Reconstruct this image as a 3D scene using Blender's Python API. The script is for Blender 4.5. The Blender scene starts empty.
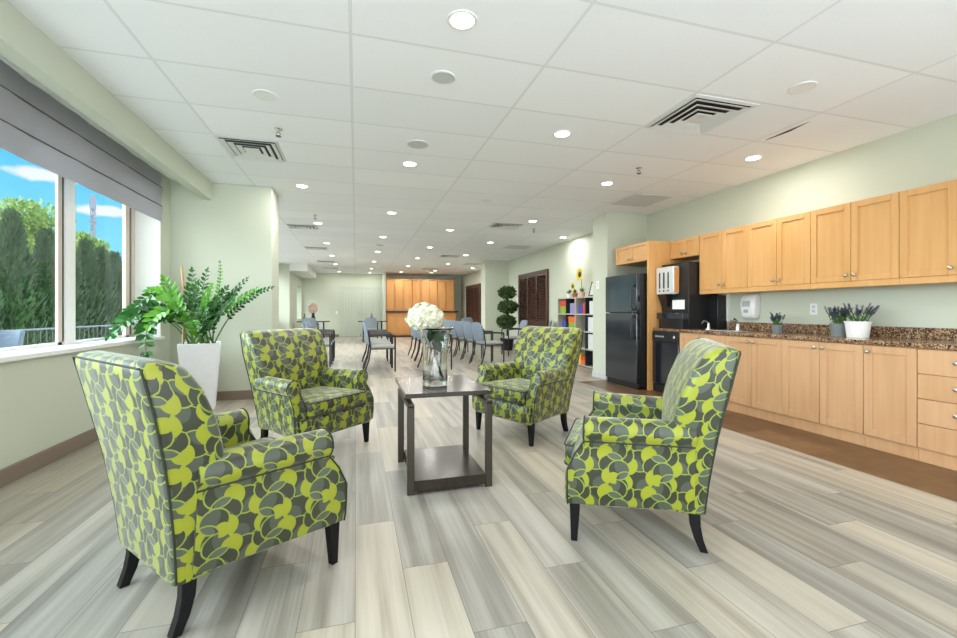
import bpy, bmesh, math, random
from mathutils import Vector, Matrix
R = math.radians
PI = math.pi
rnd = random.Random(7)
scn = bpy.context.scene
COL = scn.collection

# ------------------------------------------------------------------ camera frame (metres; Y runs down the room, X to the right)
F, U0, V0 = 432.0, 478.5, 310.7
TH = math.atan(122.5 / F)
CAMH, CEIL = 1.13, 2.735
sT, cT = math.sin(TH), math.cos(TH)

def px_at_y(u, v, y):
    a, b = (u - U0) / F, -(v - V0) / F
    d = (a * cT + sT, -a * sT + cT, b)
    t = y / d[1]
    return Vector((d[0] * t, y, CAMH + d[2] * t))

# ------------------------------------------------------------------ materials
class NT:
    def __init__(s, name):
        s.m = bpy.data.materials.new(name); s.m.use_nodes = True
        s.t = s.m.node_tree; s.t.nodes.clear()
        s.out = s.n('ShaderNodeOutputMaterial')
    def n(s, typ, **kw):
        nd = s.t.nodes.new(typ)
        for k, v in kw.items(): setattr(nd, k, v)
        return nd
    def put(s, sock, v):
        if isinstance(v, bpy.types.NodeSocket): s.t.links.new(v, sock)
        elif v is not None:
            if sock.type == 'RGBA' and len(v) == 3: v = (*v, 1)
            sock.default_value = v
    def math(s, op, a, b=None, c=None, clamp=False):
        nd = s.n('ShaderNodeMath', operation=op); nd.use_clamp = clamp
        s.put(nd.inputs[0], a)
        if b is not None: s.put(nd.inputs[1], b)
        if c is not None: s.put(nd.inputs[2], c)
        return nd.outputs[0]
    def mix(s, f, a, b, blend='MIX'):
        nd = s.n('ShaderNodeMix', data_type='RGBA', blend_type=blend)
        s.put(nd.inputs[0], f); s.put(nd.inputs[6], a); s.put(nd.inputs[7], b)
        return nd.outputs[2]
    def coord(s, kind='Object'): return s.n('ShaderNodeTexCoord').outputs[kind]
    def sep(s, v):
        nd = s.n('ShaderNodeSeparateXYZ'); s.put(nd.inputs[0], v); return nd.outputs
    def comb(s, x=0., y=0., z=0.):
        nd = s.n('ShaderNodeCombineXYZ')
        for i, q in enumerate((x, y, z)): s.put(nd.inputs[i], q)
        return nd.outputs[0]
    def noise(s, v, scale, detail=3, rough=.55):
        nd = s.n('ShaderNodeTexNoise'); s.put(nd.inputs['Vector'], v)
        nd.inputs['Scale'].default_value = scale; nd.inputs['Detail'].default_value = detail
        nd.inputs['Roughness'].default_value = rough
        return nd.outputs[0]
    def mapping(s, v, scale=(1, 1, 1), loc=None):
        nd = s.n('ShaderNodeMapping'); s.put(nd.inputs[0], v); nd.inputs['Scale'].default_value = scale
        if loc is not None: s.put(nd.inputs['Location'], loc)
        return nd.outputs[0]
    def ramp(s, f, stops):
        nd = s.n('ShaderNodeValToRGB'); s.put(nd.inputs[0], f)
        el = nd.color_ramp.elements
        while len(el) < len(stops): el.new(.5)
        for e, (p, c) in zip(el, stops): e.position = p; e.color = (*c, 1) if len(c) == 3 else c
        return nd.outputs[0]
    def white(s, v, dim='2D'):
        nd = s.n('ShaderNodeTexWhiteNoise', noise_dimensions=dim); s.put(nd.inputs[0], v); return nd.outputs
    def bsdf(s, color, rough=.5, metal=0., spec=.5, bump=None, bstr=.2, bdist=.01, **kw):
        b = s.n('ShaderNodeBsdfPrincipled')
        s.put(b.inputs['Base Color'], color); s.put(b.inputs['Roughness'], rough)
        b.inputs['Metallic'].default_value = metal; b.inputs['Specular IOR Level'].default_value = spec
        for k, v in kw.items(): s.put(b.inputs[k.replace('_', ' ')], v)
        if bump is not None:
            bn = s.n('ShaderNodeBump'); bn.inputs['Strength'].default_value = bstr; bn.inputs['Distance'].default_value = bdist
            s.put(bn.inputs['Height'], bump); s.t.links.new(bn.outputs[0], b.inputs['Normal'])
        s.t.links.new(b.outputs[0], s.out.inputs[0])
        return b

M = {}
def plain(name, color, rough=.5, metal=0., spec=.5, noise=.06, nscale=20, **kw):
    t = NT(name)
    nz = t.noise(t.coord(), nscale, 3)
    lo = tuple(c * (1 - noise) for c in color); hi = tuple(min(1, c * (1 + noise)) for c in color)
    t.bsdf(t.mix(nz, lo, hi), rough, metal, spec, **kw)
    M[name] = t.m
    return t.m

def paint(name, color, rough=.55):
    t = NT(name)
    nz = t.noise(t.coord(), 160, 2)
    n2 = t.noise(t.coord(), 1.5, 2)
    c = t.mix(n2, tuple(q * .97 for q in color), tuple(min(1, q * 1.03) for q in color))
    t.bsdf(c, rough, 0, .35, bump=nz, bstr=.08, bdist=.002)
    M[name] = t.m

paint('wall_paint', (.54, .575, .475))
paint('white_paint', (.80, .82, .80))
paint('door_paint', (.50, .545, .475), .5)
plain('taupe_base', (.21, .16, .122), .45)
plain('dark_base', (.10, .09, .08), .5)
plain('sill_white', (.80, .81, .79), .4)
plain('frame_beige', (.62, .53, .46), .45)
plain('frame_white', (.88, .88, .89), .4)
plain('gasket', (.03, .035, .04), .6)
plain('black_leg', (.004, .004, .005), .4, spec=.25)
plain('piping', (.020, .026, .014), .7)
plain('bronze', (.046, .039, .026), .4, .2)
plain('chrome', (.62, .60, .57), .22, 1.)
plain('nickel', (.50, .47, .43), .35, 1.)
plain('black_gloss', (.007, .010, .016), .14, 0, 1.0)
plain('black_satin', (.009, .009, .010), .35)
plain('black_metal', (.012, .012, .014), .4)
plain('white_plastic', (.80, .81, .80), .35)
plain('grey_plastic', (.42, .44, .44), .4)
plain('steel_front', (.62, .64, .64), .35, .2)
plain('white_ceramic', (.82, .82, .80), .3)
plain('grey_pot', (.17, .19, .20), .6)
plain('planter_white', (.84, .85, .90), .35)
plain('soil', (.035, .025, .018), .9, noise=.4, nscale=60)
plain('chair_fabric', (.21, .255, .305), .75, bump=None)
plain('seat_fabric', (.36, .375, .36), .75)
plain('orange_laminate', (.62, .25, .05), .4)
plain('dark_ledge', (.07, .025, .015), .4)
plain('shutter_brown', (.070, .028, .018), .40)
plain('shelf_black', (.022, .024, .034), .5)
plain('shelf_pale', (.46, .43, .36), .5)
plain('vent_white', (.66, .68, .68), .45)
plain('vent_dark', (.02, .02, .02), .7)
plain('grille_grey', (.52, .54, .54), .5)
plain('lamp_off', (.74, .76, .76), .4)
plain('trunk', (.055, .032, .018), .8, noise=.3)
plain('stake', (.50, .30, .15), .7, noise=.2)
plain('red', (.62, .045, .02), .5)
plain('orange', (.75, .14, .02), .5)
plain('lime_box', (.25, .42, .03), .5)
plain('blue', (.03, .06, .40), .5)
plain('violet', (.28, .25, .52), .5)
plain('lavender', (.085, .065, .20), .8, noise=.35)
plain('pale_print', (.66, .69, .70), .5)
plain('yellow', (.75, .58, .03), .6)
plain('pink', (.72, .42, .36), .6)
plain('terracotta', (.36, .13, .06), .7)
plain('paper', (.86, .86, .86), .6)
plain('patio_mesh', (.08, .12, .18), .6)
plain('tower_grey', (.09, .11, .15), .6)
plain('fence_black', (.02, .025, .03), .5)
plain('petal', (.66, .67, .52), .65, noise=.08, nscale=40)

def leafmat(name, c1, c2, rough=.32, scale=9):
    t = NT(name)
    nz = t.noise(t.coord(), scale, 3)
    t.bsdf(t.ramp(nz, [(.3, c1), (.7, c2)]), rough, 0, .5)
    M[name] = t.m
leafmat('leaf_zz', (.008, .060, .010), (.035, .18, .022), .25)
leafmat('leaf_bright', (.06, .27, .015), (.15, .42, .035))
leafmat('leaf_stem', (.06, .19, .03), (.14, .30, .06))
leafmat('leaf_topiary', (.028, .058, .014), (.085, .15, .04), .6)
leafmat('leaf_cedar', (.010, .036, .014), (.034, .095, .032), .7, 3)
leafmat('leaf_ash', (.075, .17, .02), (.19, .30, .06), .6, 2)
leafmat('leaf_herb', (.03, .10, .02), (.09, .22, .05), .6, 30)

def ceiling_mat():
    t = NT('ceiling_tile')
    x, y, z = t.sep(t.coord())
    a = t.math('MODULO', t.math('ADD', x, 100 * 1.22 + .03), 1.22)
    b = t.math('MODULO', t.math('ADD', y, 100 * .61 - 2.61), .61)
    ix = t.math('FLOOR', t.math('DIVIDE', t.math('ADD', x, .03), 1.22)); iy = t.math('FLOOR', t.math('DIVIDE', t.math('SUBTRACT', y, 2.61), .61))
    da = t.math('MINIMUM', a, t.math('SUBTRACT', 1.22, a)); db = t.math('MINIMUM', b, t.math('SUBTRACT', .61, b))
    d = t.math('MINIMUM', da, db)
    bar = t.math('LESS_THAN', d, .0065)
    edge = t.math('LESS_THAN', d, .0080)  # thin shadow line of the grid bars, painted into the tile colour
    wn = t.white(t.comb(ix, iy, 0.), '2D')[0]
    fis = t.noise(t.coord(), 60, 4, .7)
    tile = t.mix(wn, (.825, .85, .885), (.87, .89, .92))
    tile = t.mix(t.math('MULTIPLY', t.math('GREATER_THAN', fis, .62), .12), tile, (.5, .52, .52))
    c = t.mix(edge, tile, (.50, .52, .53))
    c = t.mix(bar, c, (.74, .76, .77))
    t.bsdf(c, .75, 0, .2, bump=fis, bstr=.1, bdist=.002)
    M['ceiling_tile'] = t.m
ceiling_mat()

def floor_mat():
    t = NT('floor_planks')
    x, y, z = t.sep(t.coord())
    W, L = .2, 1.18
    xs = t.math('DIVIDE', t.math('ADD', x, 20 + .003), W)
    row = t.math('FLOOR', xs); fx = t.math('FRACT', xs)
    off = t.math('MULTIPLY', t.math('FRACT', t.math('MULTIPLY', row, .381)), L)
    ys = t.math('DIVIDE', t.math('ADD', t.math('ADD', y, 40), off), L)
    colm = t.math('FLOOR', ys); fy = t.math('FRACT', ys)
    rn = t.white(t.comb(row, colm, 0.), '2D')
    r1 = rn[0]
    rc = t.n('ShaderNodeSeparateColor'); t.put(rc.inputs[0], rn[1])
    sx = t.math('ADD', t.math('MULTIPLY', x, 1.), t.math('MULTIPLY', r1, 37.))
    v1 = t.comb(t.math('MULTIPLY', sx, 11.), t.math('MULTIPLY', y, .55), t.math('MULTIPLY', rc.outputs[1], 20.))
    v2 = t.comb(t.math('MULTIPLY', sx, 70.), t.math('MULTIPLY', y, 1.3), t.math('MULTIPLY', rc.outputs[2], 20.))
    n1 = t.noise(v1, 1., 3, .55); n2 = t.noise(v2, 1., 3, .6)
    s = t.math('ADD', t.math('MULTIPLY', n1, .76), t.math('MULTIPLY', n2, .24))
    s = t.math('ADD', s, t.math('MULTIPLY', t.math('SUBTRACT', r1, .5), .17))
    c = t.ramp(s, [(.26, (.18, .16, .13)), (.41, (.275, .253, .212)), (.52, (.37, .343, .295)), (.68, (.46, .435, .385))])
    warm = t.mix(rc.outputs[0], (.94, .98, 1.03), (1.05, 1., .91))
    c = t.mix(1., c, warm, 'MULTIPLY')
    ex = t.math('MULTIPLY', t.math('MINIMUM', fx, t.math('SUBTRACT', 1., fx)), W)
    ey = t.math('MULTIPLY', t.math('MINIMUM', fy, t.math('SUBTRACT', 1., fy)), L)
    j = t.math('LESS_THAN', t.math('MINIMUM', ex, ey), .0016)
    c = t.mix(t.math('MULTIPLY', j, .75), c, (.12, .105, .09))
    t.bsdf(c, t.math('ADD', .30, t.math('MULTIPLY', n2, .14)), 0, .5)
    M['floor_planks'] = t.m
floor_mat()

def tile_mat():
    t = NT('brown_tile')
    x, y, z = t.sep(t.coord())
    S = .325
    a = t.math('MODULO', t.math('ADD', x, 20 * S - 3.42 + .001), S); b = t.math('MODULO', t.math('ADD', y, 20 * S * 1.9 - .1), S * 1.9)
    wn = t.white(t.comb(t.math('FLOOR', t.math('DIVIDE', t.math('SUBTRACT', x, 3.419), S)), t.math('FLOOR', t.math('DIVIDE', t.math('SUBTRACT', y, .1), S * 1.9)), 0.), '2D')[0]
    nz = t.noise(t.coord(), 6, 5, .6)
    s = t.math('ADD', t.math('MULTIPLY', nz, .7), t.math('MULTIPLY', wn, .3))
    c = t.ramp(s, [(.3, (.085, .042, .018)), (.5, (.135, .070, .029)), (.7, (.19, .105, .048))])
    j = t.math('LESS_THAN', t.math('MINIMUM', a, b), .005)
    c = t.mix(t.math('MULTIPLY', j, .7), c, (.10, .055, .03))
    t.bsdf(c, .35, 0, .45)
    M['brown_tile'] = t.m
tile_mat()

def wood(name, c1, c2, rough=.38, axis='z'):
    t = NT(name)
    rnd_ = t.n('ShaderNodeObjectInfo').outputs['Random']
    sc = {'z': (26, 26, 1.4), 'y': (26, 1.4, 26), 'x': (1.4, 26, 26)}[axis]
    loc = t.comb(t.math('MULTIPLY', rnd_, 50.), t.math('MULTIPLY', rnd_, 31.), t.math('MULTIPLY', rnd_, 17.))
    v = t.mapping(t.coord(), sc, loc)
    n1 = t.noise(v, 1., 4, .55)
    n2 = t.noise(t.mapping(t.coord(), (4, 4, 1.2), loc), 1., 2)
    s = t.math('ADD', t.math('MULTIPLY', n1, .5), t.math('MULTIPLY', n2, .5))
    t.bsdf(t.ramp(s, [(.35, tuple(q * .88 for q in c1)), (.65, tuple(q * .88 for q in c2))]), rough, 0, .4)
    M[name] = t.m
wood('maple', (.66, .35, .115), (.75, .42, .165))
wood('maple_pale', (.62, .355, .175), (.71, .43, .235))
wood('maple_deep', (.62, .29, .09), (.71, .36, .125))
wood('espresso', (.026, .020, .014), (.044, .035, .024), .20, 'y')

def granite():
    t = NT('granite')
    vo = t.n('ShaderNodeTexVoronoi', feature='F1'); t.put(vo.inputs['Vector'], t.coord()); vo.inputs['Scale'].default_value = 120
    sc = t.n('ShaderNodeSeparateColor'); t.put(sc.inputs[0], vo.outputs['Color'])
    nz = t.noise(t.coord(), 16, 4, .6)
    s = t.math('ADD', t.math('MULTIPLY', sc.outputs[0], .6), t.math('MULTIPLY', nz, .45))
    c = t.ramp(s, [(.22, (.012, .009, .008)), (.42, (.085, .04, .02)), (.58, (.26, .14, .07)), (.74, (.46, .32, .19))])
    t.bsdf(c, .16, 0, .5)
    M['granite'] = t.m
granite()

def blind_mat():
    t = NT('blind_fabric')
    nz = t.noise(t.mapping(t.coord(), (200, 200, 200)), 1., 2)
    n2 = t.noise(t.coord(), 5, 3)
    c = t.mix(n2, (.50, .50, .525), (.62, .62, .645))
    b = t.n('ShaderNodeBsdfPrincipled'); t.put(b.inputs['Base Color'], c); b.inputs['Roughness'].default_value = .85
    tr = t.n('ShaderNodeBsdfTranslucent'); t.put(tr.inputs[0], (.36, .36, .40))
    mx = t.n('ShaderNodeMixShader'); mx.inputs[0].default_value = .45
    t.t.links.new(b.outputs[0], mx.inputs[1]); t.t.links.new(tr.outputs[0], mx.inputs[2]); t.t.links.new(mx.outputs[0], t.out.inputs[0])
    M['blind_fabric'] = t.m
blind_mat()

def fabric():
    """Overlapping discs, each split in two greys, with lime commas and lime outlines."""
    t = NT('swirl_fabric')
    u, v, _ = t.sep(t.coord('UV'))
    wob = t.noise(t.comb(u, v, 0.), 9., 1)
    u = t.math('ADD', u, t.math('MULTIPLY', t.math('SUBTRACT', wob, .5), .010))
    PX, PY = .196, .094
    lime, line = (.270, .305, .010), (.235, .305, .030)
    dark, mid, pale = (.024, .030, .015), (.058, .073, .050), (.088, .112, .086)
    LW = .0052
    def layer(ox, oy, rad, py=PY):
        du = t.math('SUBTRACT', t.math('MODULO', t.math('ADD', u, 40 * PX + ox), PX), PX / 2)
        dv = t.math('SUBTRACT', t.math('MODULO', t.math('ADD', v, 40 * py + oy), py), py / 2)
        d = t.math('SQRT', t.math('ADD', t.math('MULTIPLY', du, du), t.math('MULTIPLY', dv, dv)))
        return du, dv, d
    def circ(du, dv, cx, cy):
        a = t.math('SUBTRACT', du, cx); b = t.math('SUBTRACT', dv, cy)
        return t.math('SQRT', t.math('ADD', t.math('MULTIPLY', a, a), t.math('MULTIPLY', b, b)))
    def inside(d, r): return t.math('LESS_THAN', d, r)
    def ring(d, r): return t.math('LESS_THAN', t.math('ABSOLUTE', t.math('SUBTRACT', d, r)), LW / 2)
    mott = t.noise(t.comb(u, v, 0.), 22., 2)
    col = t.mix(t.math('GREATER_THAN', mott, .52), dark, mid)
    # lower lattice: broken discs between the columns of full discs
    for k, oy in enumerate((.049, .049 + PY)):
        du, dv, d = layer(0., oy, .05, PY * 2)
        c = t.mix(inside(circ(du, dv, .026 if k else -.026, .030), .040), dark, mid)
        col = t.mix(inside(d, .051), col, c)
        col = t.mix(ring(d, .051), col, line)
    # lime commas swirling off every full disc
    def dirv(a, r): return r * math.cos(R(a)), r * math.sin(R(a))
    main = []
    for k, oy in enumerate((.0, PY)):
        main.append(layer(.1 + (.006 if k else -.006), oy, .05, PY * 2))
    for k, (du, dv, d) in enumerate(main):
        for al in ((42, 212) if k else (22, 232)):
            s_ = 1
            k1 = circ(du, dv, *dirv(al, .046)); k2 = circ(du, dv, *dirv(al + s_ * 44, .076))
            f = t.math('MULTIPLY', inside(k1, .0445), t.math('GREATER_THAN', k2, .047))
            col = t.mix(inside(k2, .047), col, t.mix(inside(circ(du, dv, *dirv(al + s_ * 60, .10)), .036), dark, mid))
            col = t.mix(ring(k2, .047), col, line)
            col = t.mix(f, col, lime)
    for k, (du, dv, d) in enumerate(main):
        c = t.mix(inside(circ(du, dv, -.030 if k else .034, -.022), .050), dark, mid)
        c = t.mix(inside(circ(du, dv, -.034 if k else .020, .040), .036), c, t.mix(mott, mid, pale))
        col = t.mix(inside(d, .0475), col, c)
        col = t.mix(ring(d, .0475), col, line)
    # commas and arcs that lap over the full discs and break their outlines
    for k, (du, dv, d) in enumerate(main):
        al = 58 if k else 12
        k1 = circ(du, dv, *dirv(al, .046)); k2 = circ(du, dv, *dirv(al + 62, .060))
        f = t.math('MULTIPLY', inside(k1, .029), t.math('GREATER_THAN', k2, .046))
        col = t.mix(f, col, lime)
        col = t.mix(t.math('MULTIPLY', ring(k2, .046), inside(d, .062)), col, line)
    weave = t.noise(t.mapping(t.coord('UV'), (900, 900, 1)), 1., 1)
    t.bsdf(col, .42, 0, .6, bump=weave, bstr=.10, bdist=.001, Sheen_Weight=.35, Sheen_Roughness=.4)
    M['swirl_fabric'] = t.m
fabric()

def glassmat():
    t = NT('clear_glass')
    g = t.n('ShaderNodeBsdfGlass'); g.inputs['IOR'].default_value = 1.45; g.inputs['Roughness'].default_value = 0
    g.inputs[0].default_value = (.97, .985, .985, 1)
    t.t.links.new(g.outputs[0], t.out.inputs[0]); M['clear_glass'] = t.m
    t = NT('window_glass')
    tr = t.n('ShaderNodeBsdfTransparent'); tr.inputs[0].default_value = (.96, .98, .97, 1)
    gl = t.n('ShaderNodeBsdfGlossy'); gl.inputs['Roughness'].default_value = .02
    mx = t.n('ShaderNodeMixShader'); mx.inputs[0].default_value = .045
    t.t.links.new(tr.outputs[0], mx.inputs[1]); t.t.links.new(gl.outputs[0], mx.inputs[2]); t.t.links.new(mx.outputs[0], t.out.inputs[0])
    M['window_glass'] = t.m
glassmat()

def emit(name, color, strength):
    t = NT(name); e = t.n('ShaderNodeEmission'); e.inputs[0].default_value = (*color, 1); e.inputs[1].default_value = strength
    t.t.links.new(e.outputs[0], t.out.inputs[0]); M[name] = t.m
emit('lamp_glow', (1., .97, .90), 9.)

def ground_mat():
    t = NT('patio_ground')
    n1 = t.noise(t.coord(), .8, 4); n2 = t.noise(t.coord(), 14, 3)
    c = t.ramp(t.math('ADD', t.math('MULTIPLY', n1, .6), t.math('MULTIPLY', n2, .4)), [(.35, (.40, .39, .34)), (.6, (.56, .54, .48))])
    t.bsdf(c, .9, 0, .2); M['patio_ground'] = t.m
ground_mat()

# ------------------------------------------------------------------ mesh builder
class MB:
    def __init__(s): s.v = []; s.f = []; s.mi = []; s.uv = []
    def add(s, pts, faces, mi=0, uvs=None):
        o = len(s.v); s.v += [tuple(p) for p in pts]
        for k, f in enumerate(faces):
            s.f.append(tuple(o + i for i in f)); s.mi.append(mi); s.uv.append(uvs[k] if uvs else None)
        return s
    def box(s, x0, x1, y0, y1, z0, z1, mi=0):
        x0, x1 = min(x0, x1), max(x0, x1); y0, y1 = min(y0, y1), max(y0, y1); z0, z1 = min(z0, z1), max(z0, z1)
        p = [(x0, y0, z0), (x1, y0, z0), (x1, y1, z0), (x0, y1, z0), (x0, y0, z1), (x1, y0, z1), (x1, y1, z1), (x0, y1, z1)]
        return s.add(p, [(0, 3, 2, 1), (4, 5, 6, 7), (0, 1, 5, 4), (1, 2, 6, 5), (2, 3, 7, 6), (3, 0, 4, 7)], mi)
    def loft(s, rings, mi=0, cap0=True, cap1=True, uvfn=None, closed=True):
        n = len(rings[0]); pts = [p for r in rings for p in r]; fs = []; us = []
        for i in range(len(rings) - 1):
            for j in range(n if closed else n - 1):
                k = (j + 1) % n
                fs.append((i * n + j, i * n + k, (i + 1) * n + k, (i + 1) * n + j))
                if uvfn: us.append([uvfn(i, j), uvfn(i, j + 1), uvfn(i + 1, j + 1), uvfn(i + 1, j)])
        nn = len(fs)
        if cap0: fs.append(tuple(range(n - 1, -1, -1)))
        if cap1: b = (len(rings) - 1) * n; fs.append(tuple(b + i for i in range(n)))
        if uvfn: us += [None] * (len(fs) - nn)
        return s.add(pts, fs, mi, us if uvfn else None)
    def lathe(s, prof, n=24, c=(0, 0, 0), mi=0, cap0=True, cap1=True, axis='z'):
        rings = []
        for r, h in prof:
            ring = []
            for j in range(n):
                a = 2 * PI * j / n; x, y, z = r * math.cos(a), r * math.sin(a), h
                if axis == 'x': x, y, z = z, x, y
                if axis == '-x': x, y, z = -z, -x, y
                if axis == 'y': x, y, z = y, z, x
                ring.append((c[0] + x, c[1] + y, c[2] + z))
            rings.append(ring)
        return s.loft(rings, mi, cap0, cap1)
    def tube(s, pts, r, n=8, mi=0, r1=None, flat=1.):
        pts = [Vector(p) for p in pts]; rings = []; L = len(pts)
        up = Vector((0, 0, 1))
        for i, p in enumerate(pts):
            d = (pts[min(i + 1, L - 1)] - pts[max(i - 1, 0)]).normalized()
            if i == 0:
                a = d.cross(up)
                if a.length < .05: a = d.cross(Vector((1, 0, 0)))
                a.normalize()
            else:
                a = (a - d * a.dot(d)).normalized()
            b = d.cross(a)
            rr = r if r1 is None else r + (r1 - r) * i / (L - 1)
            rings.append([p + (a * math.cos(2 * PI * j / n) + b * math.sin(2 * PI * j / n) * flat) * rr for j in range(n)])
        return s.loft(rings, mi)
    def taper(s, c0, c1, w0, w1, d0=None, d1=None, mi=0):
        """square post from centre c0 (size w0 x d0) to c1"""
        d0 = d0 or w0; d1 = d1 or w1
        rr = []
        for c, w, d in ((c0, w0, d0), (c1, w1, d1)):
            rr.append([(c[0] - w / 2, c[1] - d / 2, c[2]), (c[0] + w / 2, c[1] - d / 2, c[2]), (c[0] + w / 2, c[1] + d / 2, c[2]), (c[0] - w / 2, c[1] + d / 2, c[2])])
        if c0[2] > c1[2]: rr.reverse()
        return s.loft(rr, mi)
    def leaf(s, base, d, up, ln, w, mi=0, fold=.15):
        d = d.normalized(); side = d.cross(up)
        if side.length < 1e-4: side = d.cross(Vector((1, 0, .2)))
        side.normalize(); nrm = side.cross(d)
        p = [base, base + d * ln * .3 + side * w * .42 + nrm * w * fold, base + d * ln * .65 + side * w * .45 + nrm * w * fold, base + d * ln,
             base + d * ln * .65 - side * w * .45 + nrm * w * fold, base + d * ln * .3 - side * w * .42 + nrm * w * fold, base + d * ln * .5]
        return s.add(p, [(0, 1, 6), (1, 2, 6), (2, 3, 6), (3, 4, 6), (4, 5, 6), (5, 0, 6)], mi)
    def build(s, name, mats, parent=None, loc=None, bevel=0., seg=2, smooth=40, uv=False, recalc=True):
        me = bpy.data.meshes.new(name)
        me.from_pydata(s.v, [], s.f)
        for i, p in enumerate(me.polygons): p.material_index = s.mi[i]
        if recalc:
            bm = bmesh.new(); bm.from_mesh(me); bmesh.ops.recalc_face_normals(bm, faces=bm.faces); bm.to_mesh(me); bm.free()
        if uv:
            ul = me.uv_layers.new(name='UVMap')
            for i, p in enumerate(me.polygons):
                if s.uv[i]:
                    lut = {vi: q for vi, q in zip(s.f[i], s.uv[i])}
                    for li in p.loop_indices: ul.data[li].uv = lut[me.loops[li].vertex_index]
                else:
                    n = p.normal; ax = max(range(3), key=lambda k: abs(n[k]))
                    for li in p.loop_indices:
                        c = me.vertices[me.loops[li].vertex_index].co
                        ul.data[li].uv = ((c.y, c.z), (c.x, c.z), (c.x + .05, c.y + .03))[ax]
        if smooth:
            me.shade_smooth() if hasattr(me, 'shade_smooth') else None
            me.set_sharp_from_angle(angle=R(smooth))
        for m in (mats if isinstance(mats, (list, tuple)) else [mats]): me.materials.append(M[m])
        o = bpy.data.objects.new(name, me); COL.objects.link(o)
        if parent is not None: o.parent = parent
        if loc is not None: o.location = loc
        if bevel:
            b = o.modifiers.new('bevel', 'BEVEL'); b.width = bevel; b.segments = seg; b.limit_method = 'ANGLE'; b.angle_limit = R(40)
        return o

def tag(o, label=None, cat=None, group=None, kind=None):
    if label: o['label'] = label
    if cat: o['category'] = cat
    if group: o['group'] = group
    if kind: o['kind'] = kind
    return o
def thing(name, label, cat, loc=(0, 0, 0), rz=0., group=None):
    o = bpy.data.objects.new(name, None); COL.objects.link(o)
    o.empty_display_size = .1
    o.location = loc; o.rotation_euler = (0, 0, rz)
    return tag(o, label, cat, group)
KIDS = {}
def copy_tree(o, parent=None):
    c = o.copy(); COL.objects.link(c)
    if parent is not None: c.parent = parent
    for ch in [q for q in scn.objects if q.parent == o]: copy_tree(ch, c)
    return c
def dup(root, loc, rz, label, group=None):
    c = copy_tree(root); c.location = loc; c.rotation_euler = (0, 0, rz)
    if 'group' in c and not group: del c['group']
    return tag(c, label, None, group)
def struct(mb, name, mats, bevel=0., smooth=0):
    return tag(mb.build(name, mats, bevel=bevel, smooth=smooth), kind='structure')

# ------------------------------------------------------------------ the room
XL, XR, YB, YF = -2.19, 4.70, -1.6, 19.5
TILEX, TILEY = 3.415, 6.2
struct(MB().box(-2.6, TILEX, YB, YF + .2, -.1, 0).box(TILEX, XR + .15, TILEY, YF + .2, -.1, 0), 'floor', 'floor_planks')
struct(MB().box(TILEX, XR + .15, YB, TILEY, -.1, 0), 'floor_kitchen', 'brown_tile')
struct(MB().box(-2.75, XR + .15, YB, YF + .2, CEIL, CEIL + .1), 'ceiling', 'ceiling_tile')
WZ0, WZ1, WY1 = .80, 2.56, 5.86
w = MB()
w.box(XL - .38, XL, YB, 6.12, 0, WZ0).box(XL - .38, XL, WY1, 6.12, WZ0, CEIL).box(XL - .38, XL, YB, WY1, WZ1, CEIL)
struct(w, 'wall_left', 'wall_paint')
struct(MB().box(XL - .38, -1.045, 6.12, 6.62, 0, CEIL), 'wall_left_pier', 'wall_paint', bevel=.012)
w = MB()
w.box(-2.75, -2.6, 6.62, 16.0, 0, .8).box(-2.75, -2.6, 6.62, 16.0, 2.5, CEIL).box(-2.75, -2.6, 13.4, 13.62, .8, 2.5)
for yy in (6.62, 9.0, 11.2): w.box(-2.75, -2.6, yy, yy + .22, .8, 2.5)
struct(w, 'wall_left_recess', 'white_paint')
for k, (a, b) in enumerate(((6.84, 9.0), (9.22, 11.2), (11.42, 13.4), (13.62, 16.0))):
    f = MB().box(-2.72, -2.64, a, a + .06, .8, 2.5).box(-2.72, -2.64, b - .06, b, .8, 2.5).box(-2.72, -2.64, a, b, .8, .87).box(-2.72, -2.64, a, b, 2.43, 2.5).box(-2.72, -2.64, (a + b) / 2 - .03, (a + b) / 2 + .03, .87, 2.43)
    wo_ = struct(f, f'window_{k + 3}', 'frame_white')
    MB().box(-2.69, -2.685, a + .05, b - .05, .86, 2.44).build('window_pane', 'window_glass', wo_, smooth=0)
w = MB()
w.box(-2.75, XL, 16.0, 17.9, 0, CEIL).box(-2.75, XL, 19.35, YF, 0, CEIL).box(-2.75, XL, 17.9, 19.35, 0, .80).box(-2.75, XL, 17.9, 19.35, 2.10, CEIL)
struct(w, 'wall_left_far', 'wall_paint')
struct(MB().box(-2.75, XR + .15, YF, YF + .2, 0, CEIL).box(1.10, 1.20, 18.45, YF, 0, CEIL), 'wall_back', 'wall_paint')
struct(MB().box(XR, XR + .15, YB, YF, 0, CEIL), 'wall_right', 'wall_paint')
struct(MB().box(3.94, XR, 6.20, 6.65, 0, CEIL), 'wall_right_pier', 'wall_paint', bevel=.006)
struct(MB().box(3.92, XR, 13.05, 13.5, 0, CEIL), 'wall_right_far_pier', 'wall_paint', bevel=.006)
# soffits
struct(MB().box(-1.845, -1.735, YB, 6.12, 2.512, CEIL), 'trim_1', 'wall_paint', bevel=.004)
struct(MB().box(XL, -1.62, 16.0, YF, 2.50, CEIL), 'trim_2', 'white_paint', bevel=.004)
# baseboards
def base(name, x0, x1, y0, y1, mat='taupe_base', h=.115):
    struct(MB().box(x0, x1, y0, y1, 0, h), name, mat, bevel=.005)
base('baseboard_left', XL, XL + .018, YB, 6.12)
base('baseboard_left_pier', XL + .018, -1.045, 6.10, 6.12)
base('baseboard_back', XL, 1.10, YF - .018, YF)
base('baseboard_right', XR - .018, XR, 6.65, 13.05)
base('baseboard_right_pier', 3.922, 3.94, 6.20, 6.65, 'grille_grey', .10)
base('baseboard_right_far_pier', 3.92, XR, 13.032, 13.05)
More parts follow.
